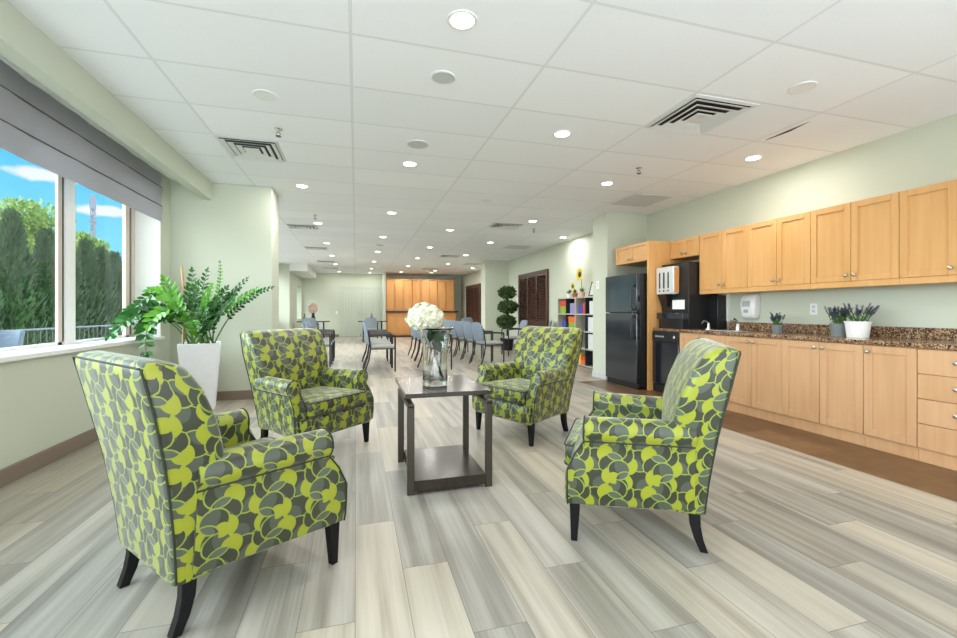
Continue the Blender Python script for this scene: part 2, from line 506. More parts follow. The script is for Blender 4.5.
# left window: sill, frame, mullions, glass
struct(MB().box(XL - .30, XL + .045, YB, WY1, WZ0, WZ0 + .035), 'trim_3', 'sill_white', bevel=.006)
win = MB(); wx = XL - .26
ys = [-1.55, -.33, .92, 2.16, 3.40, 4.645]
def mullion(b, y):
    b.box(wx - .02, wx + .00, y - .112, y - .060, WZ0 + .035, WZ1, 0)
    b.box(wx - .02, wx - .008, y - .060, y - .022, WZ0 + .035, WZ1, 2)
    b.box(wx - .02, wx + .006, y - .022, y + .115, WZ0 + .035, WZ1, 1)
for y in ys: mullion(win, y)
win.box(wx - .02, wx, 5.66, 5.745, WZ0 + .035, WZ1, 0); win.box(wx - .02, wx - .008, 5.745, 5.785, WZ0 + .035, WZ1, 2); win.box(wx - .02, wx + .006, 5.785, 5.86, WZ0 + .035, WZ1, 0)
win.box(wx - .02, wx, YB, WY1, WZ0 + .035, WZ0 + .06, 1); win.box(wx - .06, wx, YB, WY1, WZ1 - .08, WZ1, 1)
wo = struct(win, 'window_1', ['frame_beige', 'frame_white', 'gasket'])
pn = MB()
yy = ys + [5.70]
for a, b in zip(yy[:-1], yy[1:]): pn.box(wx - .017, wx - .012, a + .02, b - .02, WZ0 + .05, WZ1 - .05)
gp = pn.build('window_pane', 'window_glass', wo, smooth=0)
# window reveal (white liner at the far end of the opening)
struct(MB().box(XL - .255, XL - .004, WY1 - .006, WY1, WZ0 + .035, WZ1), 'trim_4', 'white_paint')
# far left window
fw = MB().box(-2.62, -2.54, 17.9, 17.98, .80, 2.10).box(-2.62, -2.54, 19.27, 19.35, .80, 2.10).box(-2.62, -2.54, 17.9, 19.35, 2.02, 2.10).box(-2.62, -2.54, 17.9, 19.35, .80, .88)
w2 = struct(fw, 'window_2', 'frame_white')
MB().box(-2.59, -2.58, 17.98, 19.27, .88, 2.02).build('window_pane', 'window_glass', w2, smooth=0)

# blinds
def blind(name, y0, y1, x, label, zb=2.145):
    t = thing(name, label, 'window blind', (x, (y0 + y1) / 2, zb), 0)
    L = y1 - y0
    prof = [(0., 0.), (.006, .10), (.012, .165), (-.012, .185), (.004, .30), (.012, .375), (-.012, .395), (0., .50), (0., .56)]
    rings = []
    N = 24
    for k in range(N + 1):
        y = -L / 2 + L * k / N
        wv = .004 * math.sin(k * 1.7) + .003 * math.sin(k * .9 + 1)
        rings.append([(px + wv * (1 + pz), y, pz) for px, pz in prof] + [(px + wv * (1 + pz) - .006, y, pz) for px, pz in reversed(prof)])
    MB().loft(rings).build('fabric_panel', 'blind_fabric', t, smooth=30)
    b = MB()
    for z in (.176, .386): b.tube([(.008, -L / 2 + .02, z), (.008, L / 2 - .02, z)], .005, 6)
    b.build('fold_seam', 'dark_base', t)
    MB().box(-.02, .02, -L / 2, L / 2, .545, .58).build('headrail', 'frame_white', t, bevel=.003)
    return t
blind('roman_blind', 3.37, 5.74, -2.135, 'grey folded roman blind over the large window, its far end by the pale pier')
blind('roman_blind', .95, 3.33, -2.135, 'grey roman blind over the nearer window bay, beside the larger one')

# ------------------------------------------------------------------ ceiling fixtures
def lamp_obj(loc, power, parent):
    l = bpy.data.lights.new('downlight', 'AREA'); l.shape = 'DISK'; l.size = .13; l.energy = power; l.color = (1., .97, .92)
    o = bpy.data.objects.new('downlight', l); COL.objects.link(o); o.parent = parent; o.location = (0, 0, -.012)
    return o
LP = 8.5
def downlight(x, y, label, on=True, proto={}):
    k = 'on' if on else 'off'
    if k not in proto:
        t = thing('recessed_downlight', label, 'ceiling light', (x, y, CEIL))
        prof = [(.085, 0), (.085, -.006), (.078, -.009), (.066, -.004), (.066, 0)]
        MB().lathe(prof, 28, cap0=False, cap1=False).build('trim_ring', 'lamp_off', t, smooth=60)
        MB().lathe([(.001, -.004), (.066, -.004), (.066, -.001), (.001, -.001)], 28).build('lens', 'lamp_glow' if on else 'lamp_off', t)
        if on: lamp_obj((x, y), LP, t)
        proto[k] = t
        return t
    return dup(proto[k], (x, y, CEIL), 0, label)
ORD = ['nearest', 'second', 'third', 'fourth', 'fifth', 'sixth', 'seventh', 'eighth', 'ninth']
rows = [('the row along the window side', -.67, [5.97, 8.41, 10.84, 13.27, 15.63, 18.6]),
        ('the row over the coffee table and vase', .565, [2.32, 4.75, 7.2, 9.62, 12.04, 14.5, 16.92, 18.7]),
        ('the middle row, right of the vase', 1.80, [3.565, 8.42, 10.86, 13.18, 15.6, 18.1]),
        ('the row before the refrigerator', 3.045, [4.8, 7.18, 9.7, 12.08, 14.57, 17.1, 18.0]),
        ('the short row closest to the kitchen wall', 4.2, [3.58, 8.59, 15.67])]
for nm, x, yl in rows:
    for k, y in enumerate(yl):
        xx = 4.015 if (x == 4.2 and k == 0) else (4.36 if x == 4.2 and k == 1 else x)
        o = downlight(xx, y, f'lit round ceiling light, {ORD[k]} in {nm}')
        o['group'] = 'lit ceiling lights'
for x, y, nm in ((-.65, 3.526, 'unlit round white ceiling disc above the left armchair by the window'), (3.085, 2.35, 'unlit round white ceiling disc near the kitchen cabinets'), (1.827, 5.99, 'small unlit round white ceiling disc in mid ceiling')):
    downlight(x, y, nm, on=False)
def speaker(x, y, r, label):
    t = thing('ceiling_speaker', label, 'speaker', (x, y, CEIL))
    MB().lathe([(r, 0), (r, -.008), (r * .9, -.012), (r * .85, -.008)], 32, cap0=False, cap1=False).build('speaker_rim', 'vent_white', t, smooth=60)
    MB().lathe([(.001, -.010), (r * .5, -.009), (r * .86, -.006), (r * .86, -.001), (.001, -.001)], 32).build('speaker_grille', 'grille_grey', t)
    return t
speaker(.574, 4.16, .105, 'round grey ceiling speaker beyond the nearest lit light')
speaker(.575, 2.92, .085, 'smaller round pale ceiling speaker right behind the nearest lit light')
speaker(.564, 10.81, .10, 'distant round grey ceiling speaker, little more than a dash')
def vent(x, y, sx, sy, label, proto=[]):
    if not proto:
        t = thing('ceiling_vent', label, 'air vent', (x, y, CEIL))
        H = .30
        fr = MB()
        def sq(b, o, i, z0, z1, mi=0):
            # sloping square ring from half-size o at z0 to half-size i at z1
            a = [(-o, -o, z0), (o, -o, z0), (o, o, z0), (-o, o, z0), (-i, -i, z1), (i, -i, z1), (i, i, z1), (-i, i, z1)]
            b.add(a, [(0, 1, 5, 4), (1, 2, 6, 5), (2, 3, 7, 6), (3, 0, 4, 7)], mi)
        sq(fr, H, H - .03, -.004, -.010); sq(fr, H, H, -.004, 0)
        fr.build('vent_frame', 'vent_white', t, smooth=0, recalc=False)
        MB().box(-H + .03, H - .03, -H + .03, H - .03, -.0025, -.001).build('duct_opening', 'vent_dark', t, smooth=0)
        for o in (.265, .20, .135):
            lv = MB(); sq(lv, o, o - .042, -.022, -.006); sq(lv, o + .004, o, -.020, -.022)
            lv.build('louver', 'vent_white', t, smooth=0, recalc=False)
        MB().box(-.075, .075, -.075, .075, -.022, -.015).build('center_plate', 'vent_white', t, smooth=0)
        proto.append(t)
    else:
        t = dup(proto[0], (x, y, CEIL), 0, label)
    t.scale = (sx / .6, sy / .6, 1)
    return t
vent(2.72, 2.935, .60, .60, 'large square louvred ceiling vent over the kitchen side')
vent(-.985, 4.745, .54, .60, 'square louvred ceiling vent near the window soffit')
vent(2.72, 7.70, .58, .45, 'louvred ceiling vent midway along the room, right of centre')
vent(-.98, 8.845, .56, .45, 'louvred ceiling vent beyond the pale left pier')
vent(-.98, 11.78, .56, .45, 'second ceiling vent beyond the pale left pier')
vent(-.95, 14.88, .56, .45, 'third ceiling vent beyond the pale left pier')
vent(-.92, 17.13, .56, .45, 'farthest ceiling vent on the left, near the back wall')
vent(2.66, 12.42, .58, .45, 'dark ceiling vent ahead of the orange cabinet wall')
vent(2.74, 16.5, .58, .45, 'farthest dark ceiling vent just before the orange cabinets')
def grille(x, y, sx, sy, label):
    t = thing('return_grille', label, 'air vent', (x, y, CEIL))
    MB().box(-sx / 2, sx / 2, -sy / 2, sy / 2, -.008, -.001).build('grille_plate', 'grille_grey', t, bevel=.002)
    b = MB()
    n = 14
    for k in range(n):
        xx = -sx / 2 + .03 + (sx - .06) * k / (n - 1)
        b.box(xx - .004, xx + .004, -sy / 2 + .03, sy / 2 - .03, -.011, -.008)
    b.build('grille_bars', 'vent_white', t, smooth=0)
grille(3.98, 5.40, .60, .60, 'flat grey return grille in the ceiling before the refrigerator pier')
grille(3.9, 10.2, .60, .50, 'flat grey return grille in the ceiling ahead of the shutters')
grille(3.87, 14.34, .60, .50, 'farthest flat grey return grille past the second pier')
def sprinkler(x, y, label):
    t = thing('fire_sprinkler', label, 'sprinkler', (x, y, CEIL))
    MB().lathe([(.035, 0), (.035, -.004), (.016, -.008), (.010, -.008), (.010, -.035)], 16, cap0=False).build('escutcheon', 'chrome', t)
    b = MB().tube([(.012, 0, -.03), (.018, 0, -.045), (.004, 0, -.062)], .003, 6).tube([(-.012, 0, -.03), (-.018, 0, -.045), (-.004, 0, -.062)], .003, 6)
    b.lathe([(.004, -.06), (.024, -.062), (.024, -.066), (.001, -.067)], 14)
    b.build('deflector', 'dark_base', t)
sprinkler(-.66, 4.155, 'small fire sprinkler beside the left ceiling vent')
sprinkler(3.06, 4.18, 'small dark fire sprinkler before the kitchen wall cabinets')
sprinkler(3.36, 7.87, 'tiny fire sprinkler beside the midway ceiling vent')
sprinkler(-.66, 7.72, 'tiny fire sprinkler beyond the pale left pier')
tag(MB().add([(3.70, 2.74, CEIL - .002), (3.735, 2.96, CEIL - .002), (3.712, 3.17, CEIL - .002), (3.70, 3.17, CEIL - .002), (3.695, 2.95, CEIL - .002)], [(0, 1, 2, 3, 4)]).build('ceiling_gap', 'vent_dark', smooth=0), kind='structure')

# ------------------------------------------------------------------ armchairs
def seat_profile():
    pr = [(.262, .20), (.262, .30), (.262, .42), (.260, .50)]
    cy, cz, r = .318, .553, .061
    for k in range(13):
        a = R(205 - k * (205 + 52) / 12)
        pr.append((cy + r * math.cos(a), cz + r * math.sin(a)))
    pr += [(.352, .501), (.358, .44), (.360, .36), (.357, .28), (.351, .225), (.343, .192), (.30, .192)]
    return pr
def front_x(z): return .318 if z < .40 else (.318 - (z - .40) * .88 if z < .497 else .240)
def flare(y, z, t):
    """the sides draw in towards the back, most of all low down"""
    rear = -(.040 + .036 * min(1, max(0, (.5 - z) / .31)))
    return y + rear * (1 - t) + .034 * t
def arm_mesh(sgn):
    pr = seat_profile(); n = len(pr)
    arc = [0.]
    for a, b in zip(pr, pr[1:] + pr[:1]): arc.append(arc[-1] + math.hypot(b[0] - a[0], b[1] - a[1]))
    x0 = -.26; N = 10
    cen = (.31, .38)
    rings = []; xs = []
    for i in range(N + 3):
        ring = []; xr = []
        for y, z in pr:
            fx = front_x(z)
            if i <= N: x = x0 + (fx - .012 - x0) * i / N; k = 0.
            elif i == N + 1: x = fx - .003; k = .004
            else: x = fx; k = .013
            d = Vector((cen[0] - y, cen[1] - z)); L = d.length
            yy, zz = (y + d.x / L * k, z + d.y / L * k)
            ring.append((x, sgn * flare(yy, zz, (x - x0) / (.318 - x0)), zz)); xr.append(x)
        rings.append(ring); xs.append(xr)
    mb = MB()
    mb.loft(rings, uvfn=lambda i, j: (xs[i][j % n] + (.31 if sgn > 0 else .0), arc[j] + .02))
    return mb, pr
def rr_ring(xa, xb, hw, z, rad, n=5, crown=0.):
    """rounded rectangle in plan between x = xa .. xb, |y| < hw"""
    out = []
    for cx, cy, a0 in ((xb - rad, hw - rad, 0), (xa + rad, hw - rad, 90), (xa + rad, -hw + rad, 180), (xb - rad, -hw + rad, 270)):
        for k in range(n + 1):
            a = R(a0 + 90 * k / n)
            out.append((cx + rad * math.cos(a), cy + rad * math.sin(a), z))
    return out
def interp(tab, z):
    for (a, fa), (b, fb) in zip(tab, tab[1:]):
        if z <= b: return fa + (fb - fa) * max(0, (z - a) / (b - a))
    return tab[-1][1]
XRT = [(.178, -.312), (.33, -.325), (.53, -.352), (.65, -.375), (.82, -.410), (.97, -.446)]
def back_hw(z): return .268 + (.352 - .268) * min(1, max(0, (z - .18) / .60))
XFT = [(.178, -.17), (.42, -.150), (.60, -.162), (.72, -.190), (.86, -.248), (.94, -.300), (.97, -.325)]
def back_mesh():
    zs = [.178, .25, .33, .42, .50, .56, .62, .68, .74, .80, .86, .905, .935, .952, .962]
    rings = []
    for z in zs:
        hw = back_hw(z)
        ins = {.935: .003, .952: .010, .962: .022}.get(z, 0)
        rings.append(rr_ring(interp(XRT, z) + ins, interp(XFT, z) - ins * 1.3, hw - ins, z, .034 if z > .5 else .026))
    zt = .965
    for f, dz in ((.5, .004), (.02, .005)):
        r0 = rings[-1]; cx = sum(p[0] for p in r0) / len(r0)
        rings.append([(cx + (p[0] - cx) * f, p[1] * (f if f < .1 else .9), zt + dz) for p in r0])
    n = len(rings[0])
    arcs = []
    for r in rings:
        a = [0.]
        for p, q in zip(r, r[1:] + r[:1]): a.append(a[-1] + math.dist(p, q))
        arcs.append(a)
    base = arcs[3]
    mb = MB()
    mb.loft(rings, uvfn=lambda i, j: (base[j], rings[i][j % n][2] * 1.04 + (0 if i < len(zs) else (i - len(zs) + 1) * .03)))
    return mb
def cushion_mesh():
    xa, xb, hw = -.185, .340, .256
    lv = [(.335, .016), (.342, .004), (.355, 0), (.40, -.003), (.435, 0), (.450, .005), (.457, .018)]
    rings = [rr_ring(xa + i, xb - i, hw - i, z, .035) for z, i in lv]
    for f, dz in ((.82, .009), (.6, .015), (.35, .019), (.02, .021)):
        rings.append([(.08 + (p[0] - .08) * f, p[1] * f, .457 + dz) for p in rings[6]])
    rings = [[(x, y * (.97 + .16 * (x - xa) / (xb - xa)), z) for x, y, z in r] for r in rings]
    return MB().loft(rings)
def armchair(label, cx, cy, rz):
    t = thing('patterned_armchair', label, 'armchair', (cx, cy, 0), rz, 'green patterned armchairs around the coffee table')
    FB = 'swirl_fabric'
    # seat box below the cushion with the curved front apron
    rings = []
    for z, i in ((.178, .010), (.185, .002), (.25, 0), (.325, .002), (.334, .012)):
        rings.append([(x, y * (.74 + .34 * (x + .29) / .62), z) for x, y, z in rr_ring(-.29, .331 - i, .338 - i, z, .03)])
    MB().loft(rings).build('seat_base', FB, t, uv=True, smooth=50)
    back = back_mesh().build('backrest', FB, t, uv=True, smooth=60)
    pb = MB()
    for sg in (-1, 1):
        pb.tube([(interp(XRT, z) + .007, sg * (back_hw(z) - .005), z) for z in [.185 + k * .076 for k in range(11)]], .0042, 6)
    pb.tube([(-.434, y, .948) for y in [-.335 + k * .067 for k in range(11)]], .004, 6)
    pb.build('piping', 'piping', back)
    for sg in (1, -1):
        mb, pr = arm_mesh(sg)
        a = mb.build('arm', FB, t, uv=True, smooth=55)
        p = MB()
        outl = [(front_x(z) - .006, sg * flare(y, z, (front_x(z) + .26) / .578), z) for y, z in pr[:-1]]
        p.tube(outl, .0042, 6)
        p.tube([(x, sg * flare(.3535, .502, (x + .26) / .578), .5015) for x in (-.26, -.1, .1, front_x(.50) - .006)], .0042, 6)
        p.build('piping', 'piping', a)
    cu = cushion_mesh().build('seat_cushion', FB, t, uv=True, smooth=60)
    p = MB()
    for z in (.349, .447):
        rg = [(x, y * (.97 + .16 * (x + .185) / .525), zz) for x, y, zz in rr_ring(-.185, .342, .257, z, .035)]; p.tube(rg[-9:] + rg[:9], .004, 6)
    p.build('piping', 'piping', cu)
    for sg in (1, -1):
        MB().taper((.280, sg * .332, .195), (.284, sg * .336, 0), .050, .030).build('leg', 'black_leg', t, bevel=.003)
        r = []
        for z, x, w in ((.19, -.262, .050), (.12, -.266, .046), (.06, -.280, .040), (0, -.304, .033)):
            r.append([(x - w / 2, sg * .245 - .02, z), (x + w / 2, sg * .245 - .02, z), (x + w / 2, sg * .245 + .02, z), (x - w / 2, sg * .245 + .02, z)])
        MB().loft(r).build('leg', 'black_leg', t, bevel=.003)
    return t
ac = armchair('green patterned armchair nearest the camera, its back turned, by the window', -.532, 2.115, R(40))
for lb, x, y, a in (('green patterned armchair facing us beside the white planter', -.353, 3.822, R(-46.2)),
                    ('green patterned armchair facing us, right of the coffee table, before the shelving', 1.522, 3.776, R(205.2)),
                    ('green patterned armchair seen side-on in front of the kitchen counter', 1.462, 2.039, R(145.4))):
    dup(ac, (x, y, 0), a, lb, 'green patterned armchairs around the coffee table')

# ------------------------------------------------------------------ coffee table
t = thing('coffee_table', 'dark bronze square coffee table with lower shelf amid the green armchairs', 'table', (.573, 3.04, 0), 0)
MB().box(-.280, .280, -.345, .36, .584, .612).build('tabletop', 'espresso', t, bevel=.002)
for sx in (-1, 1):
    xc = sx * .250
    for yy in (-.375, .225):
        MB().box(xc - .022, xc + .022, yy - .016, yy + .016, 0, .548).build('leg', 'bronze', t, bevel=.004)
    MB().box(xc - .022, xc + .022, -.391, .241, .529, .556).build('side_rail', 'bronze', t, bevel=.006)
    MB().box(xc - .022, xc + .022, -.20, .16, .556, .584).build('spacer', 'bronze', t)
MB().box(-.228, .228, -.388, .24, .018, .085).build('shelf', 'espresso', t, bevel=.002)

# vase and flower
t = thing('glass_vase', 'clear flared glass vase holding the white hydrangea on the coffee table', 'vase', (.53, 2.98, .612))
ou = [(.001, 0), (.078, 0), (.086, .004), (.088, .02), (.086, .05), (.084, .15), (.086, .26), (.094, .33), (.114, .384), (.136, .396)]
inn = [(.136, .3985), (.1115, .387), (.0912, .331), (.0835, .26), (.0815, .15), (.0830, .06), (.078, .040), (.001, .036)]
MB().lathe(ou + inn, 40).build('glass_body', 'clear_glass', t, smooth=70)
t = thing('hydrangea_stem', 'single white hydrangea bloom standing in the clear glass vase', 'flower', (.53, 2.98, .653))
hc = Vector((-.072, -.01, .425))
fl = MB()
for k in range(360):
    z = 1 - 2 * (k + .5) / 360; ph = k * 2.39996
    d = Vector((math.sqrt(1 - z * z) * math.cos(ph), math.sqrt(1 - z * z) * math.sin(ph), z))
    if d.z < -.72: continue
    lump = 1 + .07 * math.sin(5 * d.x + 2) * math.cos(4 * d.y) + rnd.uniform(-.09, .05)
    c = hc + Vector((d.x * .122, d.y * .118, d.z * .098)) * lump
    d = (d + Vector((rnd.uniform(-.5, .5), rnd.uniform(-.5, .5), rnd.uniform(-.5, .5)))).normalized()
    a = d.cross(Vector((.3, .5, .8))).normalized(); b = d.cross(a)
    a0 = rnd.uniform(0, PI / 2)
    for q in range(4):
        e = a * math.cos(a0 + q * PI / 2) + b * math.sin(a0 + q * PI / 2)
        sd = d.cross(e)
        s_ = rnd.uniform(.015, .020)
        fl.add([c, c + (e * .6 + sd * .55) * s_ + d * .004, c + e * 1.25 * s_ + d * .002, c + (e * .6 - sd * .55) * s_ + d * .004], [(0, 1, 2, 3)])
ico = bmesh.new(); bmesh.ops.create_icosphere(ico, subdivisions=3, radius=1)
fl.add([(hc.x + v.co.x * .096, hc.y + v.co.y * .092, hc.z + v.co.z * .074) for v in ico.verts], [tuple(v.index for v in f.verts) for f in ico.faces]); ico.free()
fl.build('flower_head', 'petal', t, smooth=0, recalc=False)
MB().tube([hc + Vector((.02, 0, -.07)), (-.012, -.005, .26), (.012, 0, .14), (.050, .0, .006)], .0095, 8).build('stem', 'leaf_stem', t)
lf = MB()
for b, d, ln, w_ in (((-.02, -.005, .33), Vector((.6, -.3, -.5)), .11, .075), ((-.025, 0, .34), Vector((-.2, -.5, -.7)), .10, .06), ((-.015, 0, .29), Vector((.45, -.2, -.9)), .12, .07)):
    lf.leaf(Vector(b), d, Vector((0, -1, .3)), ln, w_)
lf.build('leaf', 'leaf_zz', t)

# ------------------------------------------------------------------ planter and plant by the window
pc = Vector((-1.735, 5.70, 0))
t = thing('white_planter', 'tall tapered square white planter under the leafy plant by the window', 'planter', pc, R(13))
pl = MB()
def sqr(h, z): return [(-h, -h, z), (h, -h, z), (h, h, z), (-h, h, z)]
pl.loft([sqr(.148, 0), sqr(.205, .76), sqr(.187, .76), sqr(.180, .70)], cap1=False)
pl.build('planter_body', 'planter_white', t, bevel=.008)
MB().loft([sqr(.181, .70), sqr(.183, .715)]).build('soil', 'soil', t)
t = thing('zz_plant', 'dark green leafy plant spilling from the tall white planter', 'plant', (pc.x, pc.y, .715))
def frond(tip, mid, base, ln, wd, mat, nleaf, start=.35):
    o = Vector((pc.x, pc.y, .715))
    p0, p1, p2 = Vector(base), Vector(mid) - o, Vector(tip) - o
    pts = [p0 * (1 - s) ** 2 + p1 * 2 * s * (1 - s) + p2 * s * s for s in [k / 14 for k in range(15)]]
    mb = MB().tube(pts, .009, 6, 1, r1=.003)
    for k in range(nleaf):
        s = start + (1 - start) * k / (nleaf - 1)
        i = min(int(s * 14), 13); fr = s * 14 - i
        p = pts[i].lerp(pts[i + 1], fr); d = (pts[i + 1] - pts[i]).normalized()
        sd = d.cross(Vector((0, -.75, .65)))
        sd = sd.normalized() if sd.length > .05 else Vector((1, 0, 0))
        sc = math.sin(PI * (.25 + .65 * (k / (nleaf - 1)))) * .75 + .35
        for q in (1, -1):
            dd = (sd * q + d * .75 + Vector((rnd.uniform(-.15, .15), rnd.uniform(-.25, .05), rnd.uniform(-.2, .15)))).normalized()
            if p.x + pc.x + dd.x * ln < -2.40: dd.x = abs(dd.x) * .3
            mb.leaf(p, dd, Vector((rnd.uniform(-.3, .3), -.8, .6)), ln * sc * rnd.uniform(.85, 1.1), wd * sc * rnd.uniform(.9, 1.1))
    mb.leaf(pts[-1], pts[-1] - pts[-2], Vector((0, -.8, .6)), ln * .8, wd * .7)
    mb.build('frond', [mat, 'leaf_stem'], t, smooth=20, recalc=False)
P = px_at_y
FR = [((113, 333, 5.05), (150, 285, 5.3), .135, .085, 'leaf_zz', 9), ((146, 352, 5.0), (140, 285, 5.2), .13, .085, 'leaf_zz', 10),
      ((128, 318, 5.1), (150, 285, 5.4), .125, .08, 'leaf_zz', 9), ((140, 303, 5.2), (172, 272, 5.5), .10, .055, 'leaf_zz', 9),
      ((150, 291, 5.3), (178, 285, 5.5), .10, .055, 'leaf_bright', 9), ((165, 281, 5.5), (180, 305, 5.6), .11, .060, 'leaf_bright', 9),
      ((192, 272, 5.6), (193, 305, 5.7), .085, .045, 'leaf_zz', 10), ((207, 272, 5.7), (196, 305, 5.8), .085, .040, 'leaf_zz', 11),
      ((220, 263, 5.45), (224, 300, 5.6), .045, .026, 'leaf_bright', 16), ((246, 280, 5.45), (218, 308, 5.7), .085, .042, 'leaf_zz', 12),
      ((271, 288, 5.4), (232, 300, 5.6), .080, .038, 'leaf_zz', 14), ((233, 300, 5.3), (215, 318, 5.5), .09, .05, 'leaf_zz', 8),
      ((188, 290, 5.4), (190, 315, 5.6), .10, .055, 'leaf_zz', 8), ((205, 296, 5.3), (204, 318, 5.6), .10, .058, 'leaf_bright', 8),
      ((216, 300, 5.4), (208, 318, 5.6), .10, .055, 'leaf_zz', 8), ((176, 305, 5.2), (185, 318, 5.5), .10, .058, 'leaf_bright', 8),
      ((196, 308, 5.2), (200, 322, 5.5), .10, .058, 'leaf_zz', 7), ((222, 312, 5.3), (212, 322, 5.5), .09, .052, 'leaf_zz', 7),
      ((120, 326, 5.0), (155, 292, 5.2), .13, .085, 'leaf_zz', 9), ((150, 325, 5.0), (160, 290, 5.3), .12, .075, 'leaf_bright', 8),
      ((163, 300, 5.2), (180, 295, 5.4), .12, .07, 'leaf_bright', 8), ((198, 285, 5.5), (190, 310, 5.6), .10, .055, 'leaf_zz', 9),
      ((212, 288, 5.4), (202, 312, 5.6), .10, .058, 'leaf_bright', 9), ((226, 290, 5.5), (212, 312, 5.6), .10, .055, 'leaf_zz', 9),
      ((204, 312, 5.2), (206, 322, 5.4), .11, .06, 'leaf_zz', 7), ((192, 322, 5.2), (196, 328, 5.4), .10, .06, 'leaf_bright', 6), ((214, 322, 5.25), (208, 328, 5.4), .10, .056, 'leaf_zz', 6),
      ((238, 291, 5.5), (216, 312, 5.6), .09, .046, 'leaf_zz', 11), ((256, 290, 5.3), (226, 306, 5.5), .085, .042, 'leaf_bright', 12),
      ((168, 318, 5.2), (180, 300, 5.4), .10, .056, 'leaf_zz', 7), ((185, 318, 5.3), (189, 326, 5.5), .09, .05, 'leaf_bright', 6)]
for (tp, md, ln, wd, mt, nl) in FR:
    frond(P(*tp), P(*md), (rnd.uniform(-.15, .15), rnd.uniform(-.15, .12), 0), ln, wd, mt, nl)
tag(MB().tube([(-1.88, 5.60, .715), P(184.5, 300, 5.58), P(181.5, 266, 5.56)], .012, 8).build('support_stake', 'stake'), 'thin bare wooden stake standing in the white planter', 'stake')

# ------------------------------------------------------------------ kitchen
FX = 4.075   # base cabinet door plane
def knob(parent, y, z, x=-.02):
    MB().lathe([(.006, 0), (.006, .012), (.016, .018), (.017, .024), (.012, .031), (.001, .033)], 14, (x, y, z), axis='-x').build('knob', 'nickel', parent, smooth=50)
def door(parent, yc, z0, w, h, mat, kn=None, name='door', rail=.062):
    d = MB(); a, b = -w / 2, w / 2
    d.box(-.011, 0, a + .01, b - .01, .01, h - .01)
    d.box(-.021, 0, a, a + rail, 0, h); d.box(-.021, 0, b - rail, b, 0, h); d.box(-.021, 0, a + rail, b - rail, 0, rail); d.box(-.021, 0, a + rail, b - rail, h - rail, h)
    o = d.build(name, mat, parent, bevel=.002, seg=1)
    o.location = (0, yc, z0)
    if kn: knob(o, kn[0], kn[1])
    return o
def base_cab(y0, y1, doors, label, name='base_cabinet'):
    W = abs(y1 - y0); yc = (y0 + y1) / 2
    t = thing(name, label, 'cabinet', (FX, yc, 0), 0, 'maple base cabinets under the granite counter')
    MB().box(.001, .575, -W / 2 + .001, W / 2 - .001, .10, .85).build('carcass', 'maple_pale', t)
    MB().box(.002, .10, -W / 2 + .001, W / 2 - .001, 0, .10).build('toe_board', 'maple_pale', t)
    for dy, w, k in doors: door(t, dy, .105, w - .004, .74, 'maple_pale', (k, .69))
    return t
D = .355
for k, (yc, lb) in enumerate(((4.345, 'maple base cabinet with two doors, beside the black dishwasher'), (3.64, 'maple base cabinet with two doors under the sink side, second from the dishwasher'),
                              (2.935, 'maple base cabinet with two doors below the pots of lavender'))):
    base_cab(yc - D, yc + D, [(D / 2, D, -D / 2 + .035), (-D / 2, D, D / 2 - .035)], lb)
base_cab(2.225, 2.58, [(0, D, D / 2 - .035)], 'single-door maple base cabinet between the paired doors and the drawers')
t = thing('drawer_cabinet', 'maple cabinet of four drawers at the right edge of the photo', 'cabinet', (FX, 1.995, 0), 0, 'maple base cabinets under the granite counter')
MB().box(.001, .575, -.228, .228, .10, .85).build('carcass', 'maple_pale', t)
MB().box(.002, .10, -.228, .228, 0, .10).build('toe_board', 'maple_pale', t)
for k in range(4):
    d = MB().box(-.02, 0, -.226, .226, 0, .181).build('drawer', 'maple_pale', t, bevel=.002); d.location = (0, 0, .105 + .1855 * k)
    if k: knob(d, 0.0, .10)
t = thing('granite_worktop', 'speckled brown granite worktop running along the kitchen wall', 'worktop', (4.370, 3.1, .85), 0)
MB().box(-.330, .325, -1.335, 2.10, 0, .038).build('slab', 'granite', t, bevel=.005)
tag(MB().box(4.67, 4.695, 1.765, 4.53, .8885, .985).build('granite_backsplash', 'granite', bevel=.003), 'low speckled granite backsplash along the kitchen wall behind the pots', 'backsplash')
# upper cabinets
UX = 4.37
def upper_cab(y0, y1, label, z0=1.345, z1=2.125, mat='maple', name='wall_cabinet', ux=UX, grp='maple wall cabinets above the counter', rail=.055):
    W = y1 - y0; t = thing(name, label, 'cabinet', (ux, (y0 + y1) / 2, z0), 0, grp)
    H = z1 - z0; lr = .055 if H > .5 else 0.
    MB().box(.001, XR - ux - .002, -W / 2 + .0005, W / 2 - .0005, lr * .6, H).build('carcass', mat, t)
    if lr: MB().box(-.020, .02, -W / 2 + .0005, W / 2 - .0005, 0, lr).build('light_rail', mat, t, bevel=.004)
    w = W / 2
    for s in (1, -1):
        door(t, s * w / 2, lr + .002, w - .004, H - lr - .006, mat, (-s * (w / 2 - .035), .055), rail=rail)
    return t
UP = [3.955, 3.235, 2.505, 1.775]
upper_cab(UP[0], 4.68, 'maple wall cabinet pair nearest the coffee machine, leftmost full-height pair')
upper_cab(UP[1], UP[0], 'maple wall cabinet pair above the soap dispenser and outlet')
upper_cab(UP[2], UP[1], 'maple wall cabinet pair above the lavender pots')
upper_cab(UP[3], UP[2], 'maple wall cabinet pair at the right edge of the photo')
upper_cab(4.685, 5.225, 'short maple cabinet over the black coffee machine', 1.865, 2.125, rail=.045)
upper_cab(5.27, 6.06, 'short maple cabinet over the black refrigerator', 1.85, 2.125, ux=4.02, rail=.045)
tag(MB().box(3.985, XR - .001, 5.232, 5.262, 0, 2.125).build('cabinet_end_panel', 'maple', bevel=.002), 'tall maple end panel between the refrigerator and the coffee machine', 'panel')
